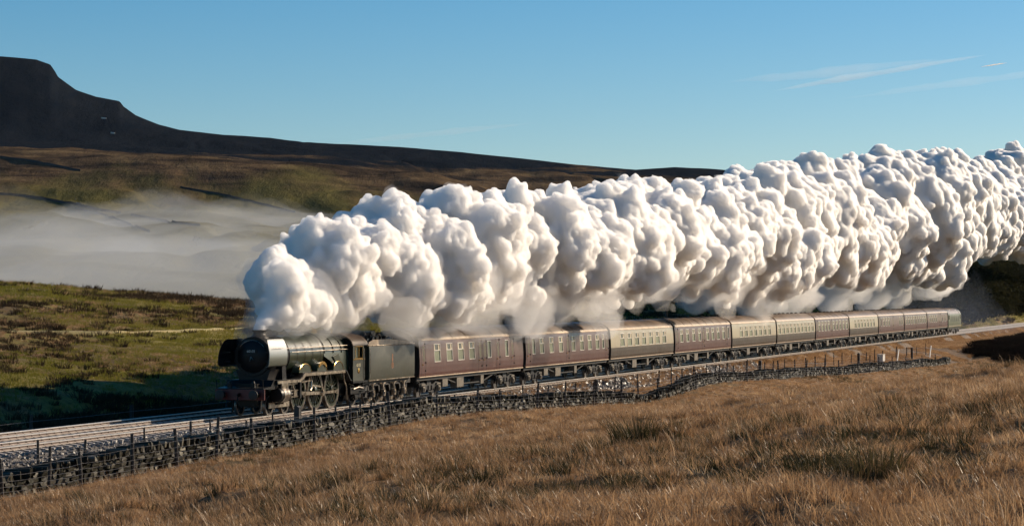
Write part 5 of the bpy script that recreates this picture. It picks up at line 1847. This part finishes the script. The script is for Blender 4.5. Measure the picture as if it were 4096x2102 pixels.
# ------------------------------------------------------------------ surfaces from fields (smoke, mist)
def surface_nets(F):
    """F (nx,ny,nz), negative inside -> vertices in cell units, quads"""
    nx, ny, nz = F.shape
    I = F < 0
    c = I[:-1, :-1, :-1].astype(np.int8)
    tot = np.zeros((nx - 1, ny - 1, nz - 1), np.int8)
    for dx in (0, 1):
        for dy in (0, 1):
            for dz in (0, 1):
                tot += I[dx:nx - 1 + dx, dy:ny - 1 + dy, dz:nz - 1 + dz]
    act = (tot > 0) & (tot < 8)
    idx = np.full(act.shape, -1, np.int32)
    A = np.argwhere(act)
    idx[act] = np.arange(len(A))
    pos = np.zeros((len(A), 3)); cnt = np.zeros(len(A))
    cor = [(a, b, c_) for a in (0, 1) for b in (0, 1) for c_ in (0, 1)]
    val = {k: F[A[:, 0] + k[0], A[:, 1] + k[1], A[:, 2] + k[2]] for k in cor}
    for ax in range(3):
        for k in cor:
            if k[ax]: continue
            k2 = list(k); k2[ax] = 1; k2 = tuple(k2)
            a, b = val[k], val[k2]
            m = (a < 0) != (b < 0)
            t = np.where(m, a / np.where(m, a - b, 1), 0)
            p = np.array(k, float)[None, :].repeat(len(A), 0); p[:, ax] += t
            pos[m] += p[m]; cnt[m] += 1
    V = A + pos / np.maximum(cnt, 1)[:, None]
    quads = []
    for ax in range(3):
        o1, o2 = [(1, 2), (2, 0), (0, 1)][ax]
        sl0 = [slice(None)] * 3; sl1 = [slice(None)] * 3
        sl0[ax] = slice(0, -1); sl1[ax] = slice(1, None)
        a, b = I[tuple(sl0)], I[tuple(sl1)]
        E = np.argwhere(a != b)
        E = E[(E[:, o1] > 0) & (E[:, o2] > 0) & (E[:, o1] < F.shape[o1] - 1) & (E[:, o2] < F.shape[o2] - 1)]
        e1 = np.zeros(3, int); e1[o1] = 1; e2 = np.zeros(3, int); e2[o2] = 1

        def g(q): return idx[q[:, 0], q[:, 1], q[:, 2]]
        Q = np.stack([g(E - e1 - e2), g(E - e2), g(E), g(E - e1)], 1)
        ins = a[E[:, 0], E[:, 1], E[:, 2]]
        Q = np.where(ins[:, None], Q, Q[:, ::-1])
        quads.append(Q)
    return V, np.concatenate(quads)


# ------------------------------------------------------------------ the steam plume
PT = [(1040, 1200), (1056, 1120), (1080, 1075), (1150, 1010), (1200, 975), (1265, 900), (1330, 893), (1400, 905), (1480, 885), (1540, 800), (1580, 760), (1650, 752), (1730, 775), (1800, 745), (1890, 738), (1960, 790), (2060, 770), (2140, 765), (2260, 733), (2330, 760), (2450, 755), (2540, 722), (2600, 705), (2700, 725), (2780, 735), (2930, 690), (3030, 660), (3100, 640), (3220, 625), (3300, 640), (3440, 605), (3540, 600), (3600, 590), (3650, 562), (3720, 605), (3800, 620), (3880, 650), (3960, 625), (4096, 585), (4600, 500)]
PB = [(1040, 1312), (1150, 1300), (1280, 1262), (1340, 1270), (1500, 1300), (1700, 1290), (1800, 1225), (2000, 1200), (2200, 1190), (2400, 1170), (2600, 1160), (2800, 1165), (2930, 1200), (3100, 1150), (3250, 1190), (3400, 1140), (3560, 1190), (3650, 1100), (3720, 1040), (3850, 1030), (3950, 1060), (4096, 1080), (4600, 1080)]


def plume_d(s):
    return np.interp(s, [-19.5, -8, 10, 35, 60, 150, 500], [0, .2, 1.5, 2.0, 1.0, -4.5, -19])


CG = 148.0          # grid stretches with s + CG
CELL = 0.00092
S0, S1 = -22.5, 540.0
A0, A1 = math.log(S0 + CG), math.log(S1 + CG)
B0, B1 = -0.072, 0.052
C0, C1 = 0.006, 0.106
NA, NB, NC = int((A1 - A0) / CELL), int((B1 - B0) / CELL), int((C1 - C0) / CELL)
rho = np.exp(A0 + np.arange(NA) * CELL).astype(np.float32)
BB_ = (B0 + np.arange(NB) * CELL).astype(np.float32)
CC_ = (C0 + np.arange(NC) * CELL).astype(np.float32)


def new_field():
    return np.full((NA, NB, NC), 9.0, np.float32)


def splat(F, s, d, z, r, grow=1.0, sq=(1, 1, 1)):
    """union with a ball (world metres)"""
    w = r + grow
    ra, rb = s - w * sq[0] + CG, s + w * sq[0] + CG
    if ra <= rho[0] or rb >= rho[-1]:
        ra = max(ra, rho[0]); rb = min(rb, rho[-1])
        if ra >= rb: return
    i0 = max(int((math.log(ra) - A0) / CELL), 0); i1 = min(int((math.log(rb) - A0) / CELL) + 2, NA)
    rc = s + CG
    j0 = max(int(((d - w) / rc - 0.004 * 0 - B0) / CELL) - 1, 0); j1 = min(int(((d + w) / rc - B0) / CELL) + 3, NB)
    k0 = max(int(((z - w) / rc - C0) / CELL) - 1, 0); k1 = min(int(((z + w) / rc - C0) / CELL) + 3, NC)
    if i1 <= i0 or j1 <= j0 or k1 <= k0: return
    rr = rho[i0:i1]
    ds_ = ((rr - rc) / sq[0])[:, None, None]
    dd_ = (BB_[None, j0:j1] * rr[:, None] - d)[:, :, None]
    dz_ = (CC_[None, k0:k1] * rr[:, None] - z)[:, None, :]
    q = np.sqrt(ds_ * ds_ + dd_ * dd_ + dz_ * dz_) - r
    sub = F[i0:i1, j0:j1, k0:k1]
    np.minimum(sub, q, out=sub)


def field_mesh(F, name, mat, k=1):
    F[0] = 9; F[-1] = 9; F[:, 0] = 9; F[:, -1] = 9; F[:, :, 0] = 9; F[:, :, -1] = 9
    V, Q = surface_nets(F)
    V = V * k
    r_ = np.exp(A0 + V[:, 0] * CELL)
    s = r_ - CG; d = (B0 + V[:, 1] * CELL) * r_; z = (C0 + V[:, 2] * CELL) * r_
    x, y = W2(s, d)
    Q = Q[:, ::-1]
    print(name, len(V), len(Q))
    return np_mesh(name, np.stack([x, y, z], -1), Q, mat, True)


def u_of(s, d):
    x, y = W2(s, d)
    return 2048 + x / y * FPX


sr = random.Random(21)
balls = []          # parents


def plume_span(s):
    dp = float(plume_d(s))
    x, y = W2(s, dp); u = 2048 + x / y * FPX
    zt = CAMZ + (HOR - np.interp(u, [p[0] for p in PT], [p[1] for p in PT])) / FPX * y
    zb = CAMZ + (HOR - np.interp(u, [p[0] for p in PB], [p[1] for p in PB])) / FPX * y
    return dp, zt, zb


# each exhaust beat throws up one leaning column of puffs
s = -14.3
while s < 525:
    dp, zt, zb = plume_span(s)
    h = zt - zb
    R0 = min((1.75 + .0085 * (s + 19)) * sr.uniform(.85, 1.25), h * .5)
    shear = sr.uniform(.3, .95)
    for row in (0, 1):
        off = (0.0, .5)[row] * R0 * 2.3
        hz = h * ((1 - .10 * sr.random()) if row == 0 else (.97 - .38 * sr.random() ** 1.3))
        m_ = max(1, int(round(hz / (1.35 * R0))))
        for j in range(m_):
            t = (j + .5) / m_
            r0 = R0 * sr.uniform(.74, 1.12) * (1.0 if j else .82)
            r0 = min(r0, hz * .52)
            zc = zb + r0 * .9 + (t if m_ > 1 else .5) * max(hz - 1.8 * r0, 0)
            ss_ = s + off + (0.5 - t) * (h - 2 * R0) * shear + sr.uniform(-.12, .12) * R0
            wd_ = min(.26 * h, 1.25 * R0)
            if m_ == 1: wd_ *= .25
            balls.append((max(ss_, -18.6 + r0), dp + (-.8, .9)[row] * wd_ * (.7 + .5 * sr.random()) + sr.uniform(-.25, .25) * R0, zc, r0))
        if sr.random() < .7 and h > 5:       # smaller head budding from the top
            r0 = R0 * sr.uniform(.38, .62)
            balls.append((s + off - (h - 2 * R0) * .31 + sr.uniform(-.5, .8) * R0, dp + sr.uniform(-.5, .5) * R0, zb + hz - r0 * sr.uniform(.4, .9), r0))
    if h > 6:
        balls.append((s + .5 * R0, dp, zb + h * .40, h * .22))
        balls.append((s - .5 * R0, dp, zb + h * .66, h * .20))
    # ragged tails torn down towards the roofs
    for q_ in range(2):
        if -4 < s < 130 and sr.random() < .6:
            q0 = s + R0 * sr.uniform(0, 2.2); dq = dp + sr.uniform(-1.0, .8) * R0
            L = h * sr.uniform(.02, .14)
            for j in range(4):
                rr0 = R0 * sr.uniform(.22, .42) * (1 - .17 * j)
                balls.append((q0 + j * .25 * R0, dq + sr.uniform(-.2, .2) * R0, max(zb + .07 * h - L * j / 3 * 1.6, 4.25 + rr0), rr0))
    s += R0 * sr.uniform(1.9, 2.6)
for (s_, z_, r_) in ((-17.2, 5.0, .75), (-16.2, 5.3, .95), (-15.0, 5.1, .85), (-13.6, 5.2, .95), (-12.2, 5.0, .8), (-10.6, 5.4, 1.0), (-9.0, 5.1, .8), (-16.8, 6.2, 1.0)):
    balls.append((s_, plume_d(s_) + .35, z_, r_))
for k in range(10):          # the neck rising out of the chimney and leaning back
    balls.append((-18.75 + .34 * k, .03 * k, 4.15 + k * .17, .26 + .085 * k))
print("balls", len(balls))
F = new_field()
for (s_, d_, z_, r0) in balls:
    splat(F, s_, d_, z_, r0)
nr = np.random.default_rng(5)


def children(parents, n, f0, f1, push, rmin_cells):
    out = []
    for (s_, d_, z_, r0) in parents:
        nn = n
        v = nr.normal(size=(nn, 3)); v /= np.linalg.norm(v, axis=1)[:, None]
        v = v[((v[:, 1] > -.35) | (v[:, 2] > .3)) & (v[:, 0] * .7 + v[:, 1] * .3 - v[:, 2] * .15 > nr.uniform(-1.5, .45, len(v)))]
        rr = r0 * nr.uniform(f0, f1, len(v))
        for (a, b, c), q in zip(v, rr):
            if q < CELL * (s_ + CG) * rmin_cells: continue
            out.append((s_ + a * (r0 - q * push), d_ + b * (r0 - q * push), z_ + c * (r0 - q * push), q))
    return out


def exposed(bs, tol=.25):
    """keep the balls whose outer part is not buried"""
    out = []
    for (s_, d_, z_, r0) in bs:
        rc = s_ + CG
        if rc <= 1: continue
        i = int((math.log(rc) - A0) / CELL); j = int((d_ / rc - B0) / CELL); k = int((z_ / rc - C0) / CELL)
        if 0 <= i < NA and 0 <= j < NB and 0 <= k < NC and F[i, j, k] > -r0 * (1 - tol) - .0:
            out.append((s_, d_, z_, r0))
    return out


c1 = exposed(children(balls, 22, .22, .46, .2, 1.5), .3)
for q in c1: splat(F, *q, grow=.6)
c1b = exposed([q for q in children(balls, 120, .10, .24, .1, 1.5) if nr.random() < np.interp(q[0], [60, 180], [1, .35])], .3)
for q in c1b: splat(F, *q, grow=.4)
c2 = exposed([q for q in children(c1, 44, .20, .42, .05, 1.5) if nr.random() < np.interp(q[0], [60, 180], [1, .4])], .3)
for q in c2: splat(F, *q, grow=.4)
c3 = exposed(children(c2 + c1b, 14, .28, .50, .05, 1.4), .3)
for q in c3: splat(F, *q, grow=.3)
print("children", len(c1), len(c1b), len(c2), len(c3))


def vnoise3(P, seed):
    i = np.floor(P).astype(np.int64); f = P - i; f = f * f * (3 - 2 * f)
    t = 0
    for dx in (0, 1):
        for dy in (0, 1):
            for dz in (0, 1):
                w = (f[..., 0] if dx else 1 - f[..., 0]) * (f[..., 1] if dy else 1 - f[..., 1]) * (f[..., 2] if dz else 1 - f[..., 2])
                t = t + w * _h(i[..., 0] + dx, i[..., 1] + dy, i[..., 2] + dz, seed)
    return t - .5


near = np.abs(F) < .4
ii = np.argwhere(near)
rr = rho[ii[:, 0]].astype(float)
P_ = np.stack([rr - CG, BB_[ii[:, 1]] * rr, CC_[ii[:, 2]] * rr], -1)
F[near] += (.34 * vnoise3(P_ / .9, 3) + .34 * vnoise3(P_ / .38, 5)).astype(np.float32)


def vol_mat(name, col, dens, aniso=0.3):
    m = bpy.data.materials.new(name); m.use_nodes = True
    n = m.node_tree
    n.nodes.remove(n.nodes["Principled BSDF"])
    v = n.nodes.new("ShaderNodeVolumePrincipled")
    v.inputs["Color"].default_value = (*col, 1)
    v.inputs["Density"].default_value = dens
    v.inputs["Anisotropy"].default_value = aniso
    n.links.new(v.outputs[0], n.nodes["Material Output"].inputs["Volume"])
    return m


STEAM = vol_mat("dense_white_steam", (1, .9965, .991), 9.0, .5)
plume = tag(obj("steam_plume", field_mesh(F, "steam_plume", STEAM)), "billowing white steam plume trailing from the locomotive chimney over the whole train", "steam", kind="stuff")
FD = F[::2, ::2, ::2].copy()
del F

# thinner steam hanging under the plume
F = new_field()
s = -18.0
while s < 330:
    dp = float(plume_d(s)) + .5
    x, y = W2(s, dp); u = 2048 + x / y * FPX
    zb = CAMZ + (HOR - np.interp(u, [p[0] for p in PB], [p[1] for p in PB])) / FPX * y
    if (s < 35 and s > -9 and sr.random() < .75) or sr.random() < .18:
        for k in range(3):
            r0 = sr.uniform(.5, 1.5) * (1 + .006 * max(s, 0)) * (.7 if s < 0 else 1)
            zc = max(zb + sr.uniform(-.9, 1.0) * r0, 4.0 + r0 * .55) if s > 0 else zb + sr.uniform(.2, .8) * r0
            splat(F, s + sr.uniform(-1, 1), dp + sr.uniform(-2.5, 2.0), zc, r0, sq=(1.6, 1, 1))
    s += sr.uniform(2.2, 5.0)
F = F[::2, ::2, ::2].copy()
near = np.abs(F) < 1.8
ii = np.argwhere(near); rr = rho[ii[:, 0] * 2]
P_ = np.stack([rr - CG, BB_[ii[:, 1] * 2] * rr, CC_[ii[:, 2] * 2] * rr], -1)
F[near] += (1.9 * vnoise3(P_ / 1.7, 7) + 1.1 * vnoise3(P_ / .7, 8)).astype(np.float32)
# a fraying skin of thin steam all round the dense plume, thicker underneath
near = np.abs(FD) < 1.6
ii = np.argwhere(near); rr = rho[ii[:, 0] * 2].astype(float)
P_ = np.stack([rr - CG, BB_[ii[:, 1] * 2] * rr, CC_[ii[:, 2] * 2] * rr], -1)
und = 1.0 - sstep(5.0, 9.5, P_[:, 2])
FD[near] += (.16 - .50 * und + (.9 + .8 * und) * vnoise3(P_ / 1.1, 17) + .6 * vnoise3(P_ / .45, 18)).astype(np.float32)
F = np.minimum(F, FD)
del FD
tag(obj("thin_steam", field_mesh(F, "thin_steam", vol_mat("thin_steam_air", (1, 1, 1), .24, .4), 2)), "ragged thin steam fraying round the plume and hanging down to the coach roofs", "steam", kind="stuff")
del F


# ------------------------------------------------------------------ lens shaped banks of mist and smoke
def lens(name, cx, cy, rx, ry, zfun_top, zbot, mat, nu=60, nv=60, rot=0.0, seed=1, bump=.2, z0=0.0):
    """closed low dome with ragged outline"""
    V = []; Fq = []
    c, s_ = math.cos(rot), math.sin(rot)
    for side in (1, 0):
        for i in range(nv):
            t = (i / (nv - 1))
            for j in range(nu):
                a = 2 * math.pi * j / nu
                rad = t * (1 + bump * float(fbm(math.cos(a) * 1.6 + 5, math.sin(a) * 1.6, seed, 3)))
                lx, ly = rx * rad * math.cos(a), ry * rad * math.sin(a)
                x, y = cx + lx * c - ly * s_, cy + lx * s_ + ly * c
                e = (1 - t * t) ** 1.5
                nzv = .70 + .9 * float(fbm(lx / rx * 4.5, ly / ry * 6.5, seed + 9, 4))
                V.append((x, y, z0 + (zfun_top * e * nzv if side else zbot * e)))
    n1 = nu * nv
    for i in range(nv - 1):
        for j in range(nu):
            k = (j + 1) % nu
            Fq.append((i * nu + j, (i + 1) * nu + j, (i + 1) * nu + k, i * nu + k))
            Fq.append((n1 + i * nu + j, n1 + i * nu + k, n1 + (i + 1) * nu + k, n1 + (i + 1) * nu + j))
    V = np.array(V); Fq = np.array(Fq)
    # weld rim
    for j in range(nu):
        Fq[Fq == n1 + (nv - 1) * nu + j] = (nv - 1) * nu + j
        Fq[Fq == j] = 0 if True else j
        Fq[Fq == n1 + j] = n1
    return np_mesh(name, V, Fq, mat, True)


MIST = vol_mat("valley_mist_air", (.90, .94, 1.0), .0011, .3)
o = tag(obj("valley_mist", lens("valley_mist", -330, 1520, 520, 760, 74, -70, MIST, seed=3)), "pale bank of mist filling the valley under the hill", "mist", kind="stuff")
WISP = vol_mat("mist_wisp_air", (.90, .94, 1.0), .0024, .3)
for i, (u, v, rx, ry, th) in enumerate(((700, 868, 150, 90, 26), (330, 925, 210, 80, 20), (1000, 905, 160, 80, 22), (120, 985, 190, 90, 24))):
    x0, y0, zz = far_hit(u, v, 1400, 2800)
    tag(obj("valley_mist", lens("valley_mist", x0, y0, rx, ry, th, -th, WISP, 48, 30, 0, 20 + i, .45, zz + 2)), "thin wisp of mist lying on the slope above the main bank", "mist", "thin wisps of mist on the slope", "stuff")
SMOKE = vol_mat("blue_smoke_air", (.62, .74, 1.0), .0018, .0)
sx, sy = W2(GS[11] + 34, -6)
o = tag(obj("engine_smoke", lens("engine_smoke", sx, sy, 42, 16, 14, 0.05, SMOKE, 40, 24, math.pi / 2 - AL, 5, .5)), "thin blue grey smoke drifting behind the diesel", "smoke", kind="stuff")

HAZE = vol_mat("pale_air", (.60, .78, 1.0), 6e-6, .0)
b = MB(); b.box(-4600, 4600, -250, 6900, -73.5, 520)
tag(b.build("haze", HAZE, None, None), kind="stuff")

# high thin clouds and a short vapour trail, far outside the haze
CLOUD = vol_mat("thin_high_cloud_air", (1, 1, 1), 2.2e-3, .5)


def streak(name, u0, v0, u1, v1, wpx, dist, mat, lab, cat, n=40, thick=None, seed=0):
    b = MB()
    P0 = Vector(((u0 - 2048) / FPX * dist, dist, CAMZ + (HOR - v0) / FPX * dist))
    P1 = Vector(((u1 - 2048) / FPX * dist * 1.06, dist * 1.06, CAMZ + (HOR - v1) / FPX * dist * 1.06))
    pts = []; rad = []
    for i in range(n + 1):
        t = i / n
        p = P0.lerp(P1, t); p.z += 0.2 * wpx / FPX * dist * float(fbm(t * 6, seed, seed + 3, 3))
        pts.append(p); rad.append(wpx / FPX * dist * max(.02, math.sin(math.pi * t) ** .8) * (1 + .5 * float(fbm(t * 9, 4 + seed, seed, 3))))
    b.tube(pts, rad, 12)
    o = b.build(name, mat, None, 180)
    return tag(o, lab, cat)


streak("cirrus_cloud", 3080, 365, 3960, 215, 13, 42000, CLOUD, "faint long streak of thin cloud in the blue sky over the plume", "cloud", seed=1)
streak("cirrus_cloud", 2900, 330, 3800, 235, 20, 42500, vol_mat("thinner_high_cloud_air", (1, 1, 1), 7e-4, .5), "fainter broad veil of cloud just above the long cloud streak", "cloud", seed=2)
streak("cirrus_cloud", 3350, 395, 4300, 270, 16, 43000, vol_mat("veil_cloud_air", (1, 1, 1), 6e-4, .5), "very faint cloud streak below the vapour trail", "cloud", seed=3)
streak("cirrus_cloud", 1300, 580, 2150, 490, 14, 42200, vol_mat("low_veil_cloud_air", (1, 1, 1), 9e-4, .5), "faint cloud streak low over the ridge in the middle", "cloud", seed=4)
TRAIL = mat_leaf("sunlit_vapour_trail", [(.95, .95, .95), (1, 1, 1)], .5, .001, .6, 0.0)
streak("vapour_trail", 3925, 267, 4032, 250, 2.4, 12000, TRAIL, "short bright white vapour trail high in the blue", "vapour trail", seed=5)
